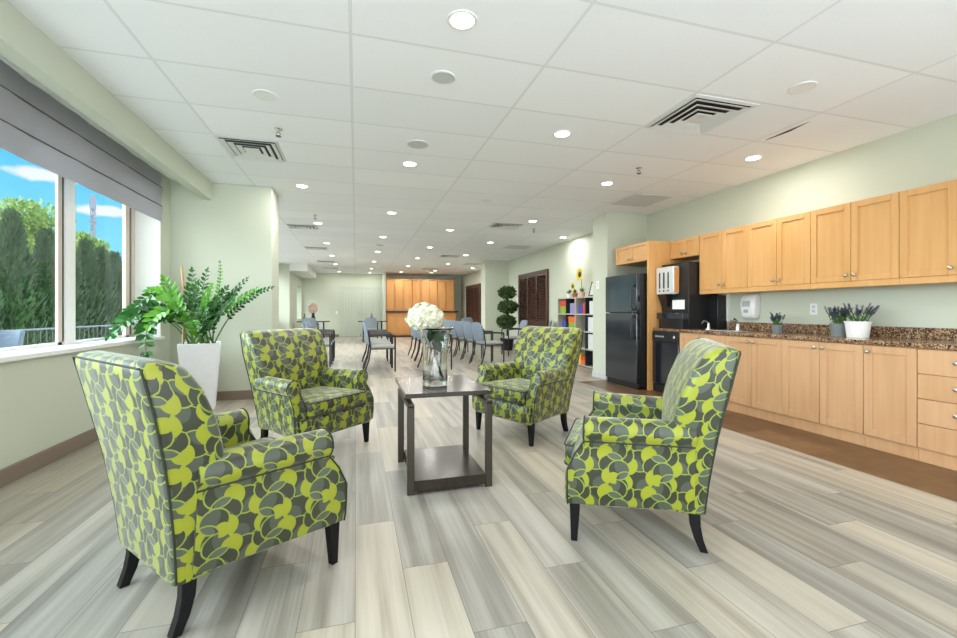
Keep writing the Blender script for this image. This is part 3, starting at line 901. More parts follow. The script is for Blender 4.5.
# refrigerator
t = thing('refrigerator', 'black top-freezer refrigerator beside the grey-green pier', 'refrigerator', (3.84, 5.69, 0))
MB().box(.06, .80, -.40, .40, .03, 1.665).build('body', 'black_satin', t, bevel=.004)
dz = 1.10
for nm, z0, z1, hz0, hz1 in (('door', .08, dz - .004, .72, 1.06), ('door', dz + .004, 1.665, 1.14, 1.50)):
    d = MB().box(-.005, .056, -.40, .40, z0, z1).build(nm, 'black_gloss', t, bevel=.010, seg=3)
    MB().tube([(-.005, -.335, hz0), (-.045, -.338, hz0 + .03), (-.055, -.338, (hz0 + hz1) / 2), (-.045, -.338, hz1 - .03), (-.005, -.335, hz1)], .013, 8).build('handle', 'black_satin', d)
MB().box(.03, .06, -.39, .39, 0.0, .075).build('kick_grille', 'black_satin', t)
# dishwasher
t = thing('dishwasher', 'black built-in dishwasher under the coffee machine', 'dishwasher', (FX, 4.965, 0))
MB().box(.001, .57, -.26, .26, .02, .85).build('body', 'black_satin', t)
d = MB().box(-.03, 0, -.257, .257, .12, .70).build('door', 'black_gloss', t, bevel=.006)
MB().box(-.034, 0, -.257, .257, .705, .845).build('control_panel', 'black_satin', t, bevel=.005)
MB().lathe([(.024, 0), (.024, .014), (.019, .018), (.001, .018)], 18, (-.034, -.19, .775), axis='-x').build('dial', 'chrome', t)
bt = MB()
for k in range(4): bt.box(-.038, -.034, .02 + k * .045, .05 + k * .045, .765, .785)
bt.build('button', 'grey_plastic', t)
MB().box(-.018, .002, -.255, .255, .0, .11).build('kick_plate', 'black_satin', t)
# coffee machine
t = thing('coffee_machine', 'tall black drinks machine with a steel-fronted dispenser head on the worktop', 'coffee machine', (4.40, 4.90, .888))
MB().box(-.20, .27, -.20, .320, 0, .890).box(.13, .27, -.34, -.20, 0, .445).build('body', 'black_satin', t, bevel=.006)
h = MB().box(-.30, -.202, -.03, .318, .47, .845).build('dispenser_head', 'steel_front', t, bevel=.012)
b = MB()
for k in range(3): b.box(-.3035, -.299, .055 + k * .085, .078 + k * .085, .55, .77)
b.build('sight_slot', 'black_gloss', h)
b = MB()
for k in range(3): b.lathe([(.011, 0), (.011, .008), (.001, .009)], 12, (-.300, .066 + k * .085, .515), axis='-x')
b.build('tap_button', 'black_gloss', h)
MB().box(-.285, -.21, -.036, -.03, .49, .825).build('side_cheek', 'maple_deep', h)
MB().loft([[(-.29, .12, .47), (-.20, .12, .47), (-.20, .30, .47), (-.29, .30, .47)], [(-.23, .17, .30), (-.20, .17, .30), (-.20, .28, .30), (-.23, .28, .30)]]).build('spout_shroud', 'black_satin', t)
MB().box(-.30, -.20, -.20, .30, .125, .215).build('drip_tray', 'black_gloss', t, bevel=.006)
MB().box(-.27, -.20, -.18, .29, 0, .125).build('tray_support', 'black_satin', t)
tag(MB().box(-.004, 0, -.115, .115, 0, .125).build('paper_card', 'paper', loc=(4.198, 4.885, 1.150)), 'small white card on the front of the black drinks machine', 'card')
# sink and taps
def faucet(name, y, label, s=1.0, mat='chrome', fx_=4.40):
    t = thing(name, label, 'tap', (fx_, y, .888))
    MB().lathe([(.075 * s, 0), (.075 * s, .006), (.03 * s, .012), (.024 * s, .07), (.020 * s, .085)], 16).build('base', mat, t, smooth=60)
    MB().tube([(0, 0, .075), (-.03, 0, .115 * s), (-.09 * s, 0, .125 * s), (-.135 * s, 0, .085 * s)], .012 * s, 8).build('spout', mat, t)
    MB().tube([(0, 0, .08), (.02, .03, .115 * s), (.02, .075, .145 * s)], .008 * s, 8, r1=.011 * s).build('lever', 'black_metal', t)
faucet('sink_tap', 4.13, 'low chrome sink tap with dark lever on the worktop', 1.0)
faucet('bar_tap', 4.62, 'small chrome tap beside the black coffee machine', .85, fx_=4.44)
t = thing('sink_basin', 'steel sink rim set into the worktop before the tap', 'sink', (4.30, 4.10, .888))
b = MB(); b.box(-.18, .02, -.22, .22, .0005, .004); b.build('rim', 'chrome', t, bevel=.002)
MB().box(-.165, .005, -.205, .205, .004, .005).build('bowl', 'grey_plastic', t)
# soap dispenser, outlet, wall strip
t = thing('soap_dispenser', 'white wall-mounted soap dispenser above the worktop', 'dispenser', (XR, 4.19, 1.03))
b = MB()
rg = []
for z, dpt, hw in ((.0, .075, .075), (.04, .105, .095), (.12, .115, .105), (.20, .115, .105), (.26, .10, .10), (.30, .06, .085)):
    rg.append([(-.001, -hw, z), (-dpt * .75, -hw, z), (-dpt, -hw * .7, z), (-dpt, hw * .7, z), (-dpt * .75, hw, z), (-.001, hw, z)])
b.loft(rg).build('housing', 'white_plastic', t, bevel=.010, seg=3)
MB().box(-.122, -.112, -.03, .03, .075, .115).build('push_button', 'grey_plastic', t, bevel=.004)
MB().box(-.118, -.110, -.055, .055, .15, .22).build('level_window', 'grey_plastic', t, bevel=.003)
def plate(name, loc, label, axis='x', w=.075, h=.118, mat='white_plastic', cat='outlet', slots=True):
    t = thing(name, label, cat, loc)
    if axis == 'x':
        MB().box(-.007, -.0005, -w / 2, w / 2, -h / 2, h / 2).build('cover_plate', mat, t, bevel=.002)
        if slots: MB().box(-.0085, -.007, -.017, .017, -.038, -.006).box(-.0085, -.007, -.017, .017, .006, .038).build('socket', 'grille_grey', t)
    else:
        MB().box(-w / 2, w / 2, -.007, -.0005, -h / 2, h / 2).build('cover_plate', mat, t, bevel=.002)
        if slots: MB().box(-.006, .006, -.012, -.007, -.012, .012).build('toggle', 'grille_grey', t)
plate('wall_outlet', (XR, 3.457, 1.148), 'white electrical outlet plate above the granite backsplash')
plate('thermostat', (3.94, 6.48, 1.567), 'small white thermostat on the pier left of the refrigerator', w=.085, h=.13, cat='thermostat')
plate('wall_switch', (-.80, YF, 1.05), 'tiny switch plate on the back wall left of the double door', 'y', cat='switch')
plate('wall_control', (XR, 12.25, 1.45), 'small white control box on the wall between topiary and shutters', w=.12, h=.16, cat='wall control')
struct(MB().box(XR - .03, XR - .001, 4.53, 4.62, .99, 1.36), 'trim_5', 'white_paint')
# pots on the worktop
def pot_plant(name, loc, r0, r1, h, mat, label, spikes, spread, hh, seed, flower=True):
    q = random.Random(seed)
    t = thing(name, label, 'potted plant', loc)
    MB().lathe([(r0, 0), (r1, h), (r1 * 1.04, h), (r1 * 1.04, h - .012), (r1 * .90, h - .012), (r1 * .86, h - .02)], 28, cap1=True).build('pot', mat, t, smooth=40)
    fo = MB(); fl = MB()
    for k in range(spikes):
        a = q.uniform(0, 2 * PI); rr = q.uniform(.1, 1) * r1 * .75
        b = Vector((rr * math.cos(a), rr * math.sin(a), h - .02))
        tip = b + Vector((math.cos(a) * spread * q.uniform(.2, 1), math.sin(a) * spread * q.uniform(.2, 1), hh * q.uniform(.7, 1.1)))
        tip.x = min(tip.x, XR - loc[0] - .05)
        fo.tube([b, b.lerp(tip, .5) + Vector((0, 0, .012)), tip], .0018, 4)
        d = (tip - b).normalized()
        for j in range(5):
            p = b.lerp(tip, .12 + .13 * j)
            sd = Vector((q.uniform(-1, 1), q.uniform(-1, 1), .5)).normalized()
            fo.leaf(p, d * .6 + sd, Vector((0, 0, 1)), .045, .010)
        if flower:
            for j in range(7):
                p = b.lerp(tip, .62 + .06 * j)
                for e in range(4):
                    an = e * PI / 2 + j
                    sd = Vector((math.cos(an), math.sin(an), .5))
                    fl.leaf(p, sd, Vector((0, 0, 1)), .017, .013)
    fo.build('foliage', 'leaf_herb', t, smooth=0, recalc=False)
    if flower: fl.build('blossoms', 'lavender', t, smooth=0, recalc=False)
pot_plant('lavender_pot', (4.395, 3.62, .888), .045, .058, .085, 'grey_pot', 'small dark pot of lavender below the soap dispenser', 14, .07, .15, 3)
pot_plant('lavender_pot', (4.42, 3.02, .888), .058, .068, .12, 'grey_pot', 'dark grey pot of upright lavender beside the white pot', 30, .07, .17, 5)
pot_plant('lavender_pot', (4.40, 2.845, .888), .078, .096, .145, 'white_ceramic', 'white round pot of spreading lavender on the worktop', 22, .17, .17, 9)

# ------------------------------------------------------------------ cube shelving beyond the pier
def shelf_unit(y0, y1, label):
    t = thing('cube_shelf', label, 'shelf', (4.36, (y0 + y1) / 2, 0), 0, 'cube shelving units by the right wall')
    W = y1 - y0; H = 1.415
    MB().box(.318, .334, -W / 2, W / 2, 0, H).build('back_panel', 'shelf_black', t)
    for y in (-W / 2, W / 2): MB().box(0, .318, y - (.0 if y < 0 else .022), y + (.022 if y < 0 else 0), 0, H).build('side_panel', 'shelf_pale', t)
    MB().box(.0, .318, -.010, .010, .03, H - .03).build('divider', 'shelf_black', t)
    for z in (.02, .355, .70, 1.045, H - .028):
        MB().box(0, .318, -W / 2 + .022, W / 2 - .022, z, z + .024).build('shelf_board', 'shelf_pale', t)
shelf_unit(8.055, 8.86, 'black and pale cube shelving unit nearest the shutters')
shelf_unit(7.24, 8.045, 'black and pale cube shelving unit partly hidden by the pier')
def item(name, y, z, w, h, d, mat, label, cat, x=4.40, lid=None):
    t = thing(name, label, cat, (x, y, z), 0)
    MB().box(0, d, -w / 2, w / 2, 0, h).build('case', mat, t, bevel=.003)
    if lid: MB().box(-.004, d, -w / 2 - .003, w / 2 + .003, h * .55, h).build('upper_band', lid, t, bevel=.003)
    return t
Z4, Z3, Z2, Z1 = 1.069, .724, .379, .044
item('storage_bin', 8.65, Z4, .30, .28, .24, 'lime_box', 'green and red bin in the top left cube of the shelving', 'bin', lid='red')
item('game_box', 8.25, Z4, .20, .22, .20, 'violet', 'pale violet box in the top row, second cube from the left', 'box')
item('game_box', 7.90, Z4, .16, .18, .2, 'blue', 'deep blue box in the top row next to the red figure box', 'box')
item('toy_box', 7.745, Z4, .13, .22, .2, 'red', 'red box in the top row beside the blue one', 'box')
item('picture_book', 7.43, Z4, .24, .25, .03, 'pale_print', 'pale picture book upright in the top row by the pier', 'book')
item('toy_box', 8.62, Z3, .22, .18, .22, 'blue', 'blue box in the second row, leftmost cube', 'box')
item('storage_bin', 8.26, Z3, .30, .28, .24, 'lime_box', 'orange-topped green bin in the second row', 'bin', lid='orange')
item('picture_book', 7.47, Z3, .27, .28, .03, 'pale_print', 'pale picture book upright in the second row by the pier', 'book')
item('picture_book', 7.47, Z2, .26, .29, .03, 'pale_print', 'pale picture book upright in the third row by the pier', 'book')
item('toy_box', 7.80, Z1, .18, .17, .2, 'orange', 'orange and red box in the bottom row of the shelving', 'box', lid='red')
item('toy_box', 7.93, Z1, .07, .21, .2, 'yellow', 'narrow yellow box in the bottom row of the shelving', 'box')
# things on top of the shelving
def small_pot(y, label, mat, r, h, bloom=None):
    t = thing('flower_pot', label, 'flower pot', (4.52, y, 1.412))
    MB().lathe([(r * .75, 0), (r, h), (r * .85, h), (r * .8, h - .01)], 16).build('pot', mat, t)
    b = MB()
    q = random.Random(int(y * 100))
    for k in range(14):
        d = Vector((q.uniform(-.7, .5), q.uniform(-.8, .8), q.uniform(.3, 1)))
        b.leaf(Vector((0, 0, h - .01)), d, Vector((0, 0, 1)), q.uniform(.07, .13), .035)
    b.build('leaves', 'leaf_herb', t, recalc=False)
    if bloom: bloom(t, h)
def sunflower(hh, r):
    def f(t, h):
        MB().tube([(0, 0, h - .01), (.0, .01, h + hh * .5), (-.03, 0, h + hh)], .006, 6).build('stem', 'leaf_stem', t)
        b = MB(); c = Vector((-.045, 0, h + hh))
        for k in range(18):
            a = 2 * PI * k / 18
            b.leaf(c + Vector((0, math.cos(a), math.sin(a))) * r * .4, Vector((-.15, math.cos(a), math.sin(a))), Vector((-1, 0, 0)), r * .75, r * .32)
        b.build('petals', 'yellow', t, recalc=False)
        MB().lathe([(r * .5, 0), (r * .45, .02), (.001, .026)], 16, (-.035, 0, h + hh), axis='-x').build('flower_centre', 'trunk', t)
    return f
small_pot(8.62, 'small white pot with greenery at the left end of the shelving top', 'white_ceramic', .06, .09)
small_pot(8.36, 'terracotta pot with a short yellow flower on the shelving top', 'terracotta', .065, .10, sunflower(.14, .08))
small_pot(8.06, 'pink pot with a tall sunflower on the shelving top', 'pink', .07, .11, sunflower(.36, .13))
t = thing('photo_frame', 'dark picture frame leaning on the shelving top by the pier', 'picture frame', (4.48, 7.62, 1.415)); t.rotation_euler = (0, R(14), 0)
b = MB(); b.box(0, .018, -.12, -.09, 0, .30).box(0, .018, .09, .12, 0, .30).box(0, .018, -.09, .09, 0, .03).box(0, .018, -.09, .09, .27, .30)
b.build('frame', 'black_satin', t, bevel=.002)
MB().box(.006, .014, -.09, .09, .03, .27).build('picture', 'pale_print', t)

# shutters on the right wall
def shutter(y0, y1, z0, z1, panels, label):
    t = thing('window_shutter', label, 'shutters', (XR, (y0 + y1) / 2, z0))
    W, H = y1 - y0, z1 - z0
    f = MB(); e = .07
    f.box(-.06, -.001, -W / 2, -W / 2 + e, 0, H).box(-.06, -.001, W / 2 - e, W / 2, 0, H).box(-.06, -.001, -W / 2 + e, W / 2 - e, 0, e).box(-.06, -.001, -W / 2 + e, W / 2 - e, H - e, H)
    f.build('frame', 'shutter_brown', t, bevel=.004)
    MB().box(-.008, -.001, -W / 2 + e, W / 2 - e, e, H - e).build('backing_pane', 'trunk', t)
    pw = (W - 2 * e) / panels
    for k in range(panels):
        yc = -W / 2 + e + pw * (k + .5)
        p = MB(); st = .045
        p.box(-.05, -.012, yc - pw / 2 + .002, yc - pw / 2 + st, e, H - e).box(-.05, -.012, yc + pw / 2 - st, yc + pw / 2 - .002, e, H - e)
        p.box(-.05, -.012, yc - pw / 2 + st, yc + pw / 2 - st, e, e + .07).box(-.05, -.012, yc - pw / 2 + st, yc + pw / 2 - st, H - e - .07, H - e)
        n = int((H - 2 * e - .14) / .068)
        for j in range(n):
            z = e + .07 + (j + .5) * (H - 2 * e - .14) / n
            p.add([(-.058, yc - pw / 2 + st, z - .022), (-.058, yc + pw / 2 - st, z - .022), (-.014, yc + pw / 2 - st, z + .018), (-.014, yc - pw / 2 + st, z + .018),
                   (-.060, yc - pw / 2 + st, z - .016), (-.060, yc + pw / 2 - st, z - .016), (-.016, yc + pw / 2 - st, z + .025), (-.016, yc - pw / 2 + st, z + .025)],
                  [(0, 1, 2, 3), (4, 7, 6, 5), (0, 4, 5, 1), (3, 2, 6, 7), (0, 3, 7, 4), (1, 5, 6, 2)])
        p.build('shutter_panel', 'shutter_brown', t, smooth=0)
        MB().tube([(-.066, yc, e + .10), (-.066, yc, H - e - .10)], .006, 6).build('tilt_rod', 'shutter_brown', t)
shutter(10.03, 12.04, .72, 2.19, 3, 'dark brown slatted window shutters on the right wall beside the topiary')
shutter(16.2, 18.4, .60, 2.20, 3, 'distant dark brown shutters beyond the second pier')

# topiary
t = thing('topiary', 'three-ball topiary tree in a dark pot before the far pier', 'topiary', (4.17, 11.7, 0))
MB().lathe([(.15, 0), (.20, .34), (.215, .34), (.215, .30), (.18, .30)], 20).build('pot', 'black_satin', t)
MB().tube([(0, 0, .28), (.01, 0, .9), (0, 0, 1.65)], .022, 8).build('trunk', 'trunk', t)
def leafball(mb, c, rx, rz, n, ln, q, mi=0, upw=.3):
    for k in range(n):
        z = 1 - 2 * (k + .5) / n; ph = k * 2.39996 + q.uniform(-.2, .2)
        d = Vector((math.sqrt(1 - z * z) * math.cos(ph), math.sqrt(1 - z * z) * math.sin(ph), z))
        p = Vector(c) + Vector((d.x * rx, d.y * rx, d.z * rz)) * q.uniform(.72, .98)
        dd = (d + Vector((q.uniform(-.8, .8), q.uniform(-.8, .8), q.uniform(-.6, .6) + upw))).normalized()
        mb.leaf(p, dd, d, ln * q.uniform(.7, 1.2), ln * .55, mi)
q = random.Random(4)
for c, rx, rz in (((0, 0, 1.645), .225, .150), ((.02, 0, 1.235), .265, .160), ((-.03, 0, .82), .255, .165)):
    b = MB(); leafball(b, c, rx, rz, 620, .085, q)
    ico = bmesh.new(); bmesh.ops.create_icosphere(ico, subdivisions=2, radius=1)
    b.add([(c[0] + v.co.x * rx * .75, c[1] + v.co.y * rx * .75, c[2] + v.co.z * rz * .75) for v in ico.verts], [tuple(v.index for v in f.verts) for f in ico.faces]); ico.free()
    b.build('leaf_ball', 'leaf_topiary', t, smooth=0, recalc=False)

# ------------------------------------------------------------------ far end: door, cabinet wall
t = MB()
t.box(-.70, -.62, YF - .03, YF, 0, 2.18).box(1.02, 1.095, YF - .03, YF, 0, 2.18).box(-.62, 1.02, YF - .03, YF, 2.11, 2.18)
do = struct(t, 'door_1', 'door_paint')
for yc in (-.215, .615):
    d = MB().box(-.40, .40, -.02, 0, .01, 2.10)
    for k in range(6): d.box(-.35 + k * .118, -.35 + k * .118 + .09, -.026, -.02, .12, 2.0)
    o = d.build('door_leaf', 'door_paint', do, bevel=.004); o.location = (yc, YF - .002, 0)
    MB().lathe([(.012, 0), (.012, .04), (.028, .05), (.028, .065), (.001, .07)], 12, (.33 if yc < 0 else -.33, -.095, 1.0), axis='y').build('door_knob', 'nickel', o)
t = thing('cabinet_wall', 'orange maple wall of tall cupboards over a dark-topped counter at the far end', 'cabinet', (2.72, 18.6, 0))
MB().box(-1.50, 1.55, .02, .60, .08, 1.05).build('counter_carcass', 'maple_deep', t)
MB().box(-1.50, 1.50, .05, .60, 0, .08).build('plinth', 'dark_ledge', t)
MB().box(-1.56, 1.62, -.06, .60, 1.05, 1.13).build('counter_ledge', 'dark_ledge', t, bevel=.006)
MB().box(-1.50, 1.43, .02, .60, 1.18, 2.44).build('upper_carcass', 'maple_deep', t)
MB().box(-1.52, 1.45, -.02, .60, 2.44, 2.48).build('cornice', 'maple_deep', t, bevel=.006)
MB().box(-1.52, 1.45, -.03, .60, 1.13, 1.18).build('bottom_rail', 'maple_deep', t)
for k in range(8):
    x = -1.50 + (k + .5) * 2.93 / 8
    d = MB().box(-.172, .172, -.014, .012, 0, 1.22).box(-.172, -.13, -.026, 0, 0, 1.22).box(.13, .172, -.026, 0, 0, 1.22).box(-.13, .13, -.016, 0, 0, .06).box(-.13, .13, -.016, 0, 1.16, 1.22)
    d.build('cupboard_door', 'maple_deep', t, loc=(x, .0, 1.20), bevel=.003)
for x in (-.98, .02, 1.05):
    d = MB().box(-.46, .46, -.006, .014, 0, .82).box(-.46, -.38, -.018, 0, 0, .82).box(.38, .46, -.018, 0, 0, .82).box(-.38, .38, -.018, 0, 0, .08).box(-.38, .38, -.018, 0, .74, .82)
    d.build('counter_door', 'maple_deep', t, loc=(x, .0, .14), bevel=.003)

# ------------------------------------------------------------------ dining chairs and tables beyond the seating group
def stack_chair(label, loc, rz, group):
    t = thing('metal_armchair', label, 'chair', loc, rz, group)
    rg = [rr_ring(-.20 + i, .24 - i, .225 - i, z, .04) for z, i in ((.425, .006), (.432, 0), (.465, 0), (.478, .012))]
    MB().loft(rg).build('seat', 'seat_fabric', t, smooth=50)
    rg = []
    for z, hw in ((.50, .17), (.53, .205), (.60, .225), (.72, .23), (.80, .215), (.86, .18), (.885, .13)):
        xb = -.205 - (z - .45) * .17
        fr = [(xb - .035 * (1 - (y / .23) ** 2), y * 1., z) for y in [hw * (-1 + k / 5) for k in range(11)]]
        rg.append(fr + [(x - .024, y, zz) for x, y, zz in reversed(fr)])
    MB().loft(rg).build('backrest', 'chair_fabric', t, smooth=60)
    for s in (1, -1):
        MB().tube([(-.33, s * .245, 0), (-.25, s * .245, .22), (-.215, s * .245, .45), (-.262, s * .24, .76)], .0145, 8).build('leg', 'black_metal', t)
        MB().tube([(.225, s * .25, 0), (.225, s * .25, .60), (.222, s * .25, .655)], .0145, 8).build('leg', 'black_metal', t)
        MB().tube([(-.245, s * .245, .665), (.0, s * .252, .675), (.225, s * .25, .662)], .017, 8).build('armrest', 'black_metal', t)
    b = MB().tube([(.20, -.25, .425), (.20, .25, .425)], .011, 6).tube([(-.20, -.245, .425), (-.20, .245, .425)], .011, 6)
    for s in (1, -1): b.tube([(-.215, s * .245, .425), (.225, s * .25, .425)], .011, 6)
    b.build('seat_frame', 'black_metal', t)
    return t
sc_ = None
def chair_at(x, y, a, label, group):
    global sc_
    if sc_ is None: sc_ = stack_chair(label, (x, y, 0), a, group); return sc_
    return dup(sc_, (x, y, 0), a, label, group)
G = 'black metal armchairs with blue-grey backs'
for k, y in enumerate((8.40, 9.02, 9.62, 10.22)):
    chair_at(.47, y, R(rnd.uniform(-3, 3)), f'black metal chair with blue-grey back, {ORD[k]} in the file left of the vase', G)
for k, y in enumerate((9.35, 9.98, 10.6)):
    chair_at(-.72, y, R(rnd.uniform(-3, 3)), f'black metal chair, {ORD[k]} of the file behind the armchair by the planter', G)
for k, (x, y) in enumerate(((1.52, 8.35), (1.60, 9.45), (1.60, 10.05), (1.60, 10.7))):
    chair_at(x, y, R(4), f'black metal chair, {ORD[k]} of the file seen through the glass vase', G)
for k, (x, y) in enumerate(((2.70, 8.75), (2.68, 9.45), (2.66, 10.15), (2.64, 10.85), (2.64, 11.55))):
    chair_at(x, y, R(14), f'black metal chair with blue-grey back, {ORD[k]} in the file right of the vase', G)
chair_at(3.86, 10.35, R(180), 'black metal chair facing left in front of the topiary', G)
chair_at(4.28, 9.75, R(150), 'black metal chair under the shutters, its back above the right armchair', G)
def cafe_table(x, y, w, d, label):
    t = thing('cafe_table', label, 'table', (x, y, 0), 0, 'black pedestal tables at the far end')
    MB().box(-w / 2, w / 2, -d / 2, d / 2, .715, .745).build('tabletop', 'black_satin', t, bevel=.004)
    for s in (-1, 1):
        MB().tube([(s * w * .32, 0, .02), (s * w * .32, 0, .715)], .028, 10).build('post', 'black_metal', t)
        MB().box(s * w * .32 - .035, s * w * .32 + .035, -d * .35, d * .35, 0, .03).build('foot', 'black_metal', t, bevel=.006)
    return t
cafe_table(.60, 16.8, 1.05, .75, 'black pedestal table in front of the pale double door')
cafe_table(-1.50, 16.9, 1.10, .8, 'black pedestal table at far left by the distant window')
cafe_table(4.05, 16.6, .9, .75, 'black pedestal table before the distant brown shutters')
chair_at(.50, 16.05, R(90), 'far chair with grey back drawn up to the table by the double door', G)
chair_at(-1.52, 16.0, R(90), 'far chair with grey back at the table by the distant window', G)
chair_at(3.95, 15.75, R(90), 'far chair in front of the table by the distant shutters', G)
chair_at(3.2, 16.6, R(0), 'far chair beside the table by the distant shutters', G)
def bottle(x, y, label):
    t = thing('table_bottle', label, 'bottle', (x, y, .745))
    MB().lathe([(.05, 0), (.05, .14), (.018, .19), (.018, .25), (.001, .252)], 14).build('bottle_body', 'grey_pot', t)
    MB().lathe([(.021, .24), (.021, .275), (.001, .276)], 12).build('cap', 'black_satin', t)
bottle(.56, 16.75, 'small dark bottle on the table before the double door')
bottle(-1.8, 16.8, 'small dark bottle on the far left table')
t = thing('flower_vase', 'dark vase with pink flowers on the far left table', 'vase', (-1.50, 16.8, .745))
MB().lathe([(.05, 0), (.08, .10), (.04, .24), (.055, .30), (.045, .30)], 16).build('vase_body', 'black_satin', t)
b = MB(); leafball(b, (0, 0, .46), .13, .17, 140, .07, random.Random(2)); b.build('blooms', 'pink', t, recalc=False)
MB().tube([(0, 0, .2), (0, 0, .42)], .012, 6).build('stems', 'leaf_stem', t)
t = thing('wall_speaker', 'small dark box mounted on the white wall past the left pier', 'speaker', (-2.6, 15.6, 2.15))
MB().box(0, .10, -.12, .12, -.20, .20).build('case', 'black_satin', t, bevel=.01)
MB().box(-.0, .02, -.03, .03, .20, .26).build('bracket', 'dark_base', t)

# ------------------------------------------------------------------ outdoors
tag(MB().box(-90, XL - .39, -20, 120, -.25, -.12).build('ground', 'patio_ground', smooth=0), kind='structure')
def cedar(x, y, h, r, label, seed):
    q = random.Random(seed)
    t = thing('cedar_tree', label, 'tree', (x, y, -.12), 0, 'row of cedars outside the window')
    MB().tube([(0, 0, 0), (0, 0, h * .9)], .07, 7, r1=.02).build('trunk', 'trunk', t)
    b = MB()
    for k in range(2600):
        z = q.random() ** .8
        rr = r * (1 - z ** 1.35) * (.35 + .65 * min(1, z * 8)) * 1.05 * (1 + .12 * math.sin(z * 23 + seed))
        a = q.uniform(0, 2 * PI); rr2 = rr * q.uniform(.55, 1.0) + .03
        d = Vector((math.cos(a), math.sin(a), 0))
        b.leaf(Vector((d.x * rr2, d.y * rr2, .05 + z * (h - .1))), d * .5 + Vector((q.uniform(-.3, .3), q.uniform(-.3, .3), 1)), d, q.uniform(.16, .30), q.uniform(.06, .11))
    b.loft([[(r * f * .62 * math.cos(2 * PI * j / 10), r * f * .62 * math.sin(2 * PI * j / 10), zz * h) for j in range(10)] for zz, f in ((.0, .7), (.2, .9), (.5, .62), (.75, .33), (.93, .04))])
    b.build('foliage', 'leaf_cedar', t, smooth=0, recalc=False)
for k, (x, y, h, r, lb) in enumerate(((-9, 13.2, 3.45, .75, 'dark cedar at the left edge of the left window pane'), (-9, 14.75, 3.75, .72, 'tall dark cedar, second from the left in the left pane'), (-9, 16.1, 3.5, .60, 'dark cedar close to the window mullion, left side'),
                                      (-9, 17.1, 3.25, .65, 'cedar mostly hidden behind the window mullion'), (-9, 18.1, 3.5, .62, 'first dark cedar in the right window pane'), (-9, 19.05, 3.35, .6, 'second dark cedar in the right window pane'),
                                      (-9, 19.95, 3.3, .6, 'third dark cedar in the right window pane'), (-9, 20.9, 3.05, .6, 'last short cedar in the right window pane'), (-9, 21.8, 2.9, .6, 'cedar behind the end jamb of the window'))):
    cedar(x, y, h + .1, r, lb, k + 11)
def ash(x, y, h, cr, label, seed):
    q = random.Random(seed)
    t = thing('broadleaf_tree', label, 'tree', (x, y, -.12), 0)
    MB().tube([(0, 0, 0), (.1, 0, h * .5), (0, .1, h * .85)], .16, 8, r1=.05).build('trunk', 'trunk', t)
    b = MB()
    for c in range(46):
        a = q.uniform(0, 2 * PI); rr = cr * math.sqrt(q.random()) * .85; z = h * q.uniform(.14, .92)
        rr *= 1 - .6 * max(0, (z / h - .55)) / .45
        leafball(b, (rr * math.cos(a), rr * math.sin(a), z), cr * .34, cr * .28, 170, .17, q)
    b.build('foliage', 'leaf_ash', t, smooth=0, recalc=False)
ash(-14, 24.3, 6.2, 2.0, 'light green broadleaf tree above the cedars in the left pane', 5)
ash(-14, 22.2, 5.0, 1.6, 'second light green tree behind the leftmost cedars', 6)
ash(-14, 27.9, 5.5, 1.3, 'light green tree just right of the window mullion', 7)
t = thing('mesh_fence', 'low black railing fence across the patio outside the window', 'fence', (-5, 12, -.12))
b = MB(); L = 11
b.tube([(0, -L, .97), (0, L, .90)], .018, 6).tube([(0, -L, .12), (0, L, .12)], .014, 6)
b.build('rail', 'tower_grey', t)
b = MB()
for k in range(150):
    y = -L + 2 * L * k / 149; b.tube([(0, y, .12), (0, y, .93)], .008, 4)
b.build('pickets', 'fence_black', t, smooth=0)
t = thing('lattice_tower', 'tall grey lattice mast rising behind the trees', 'tower', (-40, 82.3, 0))
b = MB(); H = 19.4; w_ = .24
for sx in (-1, 1):
    for sy in (-1, 1): b.tube([(sx * w_, sy * w_, 0), (sx * w_ * .75, sy * w_ * .75, H)], .07, 4)
for k in range(12):
    z0, z1 = k * 1.5, (k + 1) * 1.5
    for sx in (-1, 1): b.tube([(sx * w_, -w_, z0), (-sx * w_, -w_, z1)], .05, 4).tube([(w_, sx * w_, z0), (w_, -sx * w_, z1)], .05, 4)
b.build('lattice_frame', 'tower_grey', t, smooth=0)
MB().box(-.36, .36, -.36, .36, 12.2, 12.5).box(-.36, .36, -.36, .36, 15.2, 15.5).box(-.30, .30, -.30, .30, 17.2, 19.2).build('antenna', 'tower_grey', t)
t = thing('patio_chair', 'blue-grey mesh patio chair outside at the left edge of the window', 'chair', (-3.75, 5.62, -.12), R(-60))
rg = []
for z, rr in ((.42, .24), (.60, .29), (.80, .33), (1.03, .36)):
    inn_ = [(-.05 + rr * math.cos(R(a)), rr * math.sin(R(a)), z) for a in range(70, 291, 20)]
    rg.append(inn_ + [(-.05 + (rr + .015) * math.cos(R(a)), (rr + .015) * math.sin(R(a)), z) for a in range(290, 69, -20)])
MB().loft(rg).build('backrest', 'patio_mesh', t)
MB().lathe([(.001, .40), (.27, .40), (.28, .42), (.27, .44), (.001, .44)], 20).build('seat', 'patio_mesh', t)
for sx, sy in ((1, 1), (1, -1), (-1, 1), (-1, -1)): MB().tube([(sx * .24, sy * .24, 0), (sx * .18, sy * .18, .41)], .015, 6).build('leg', 'fence_black', t)

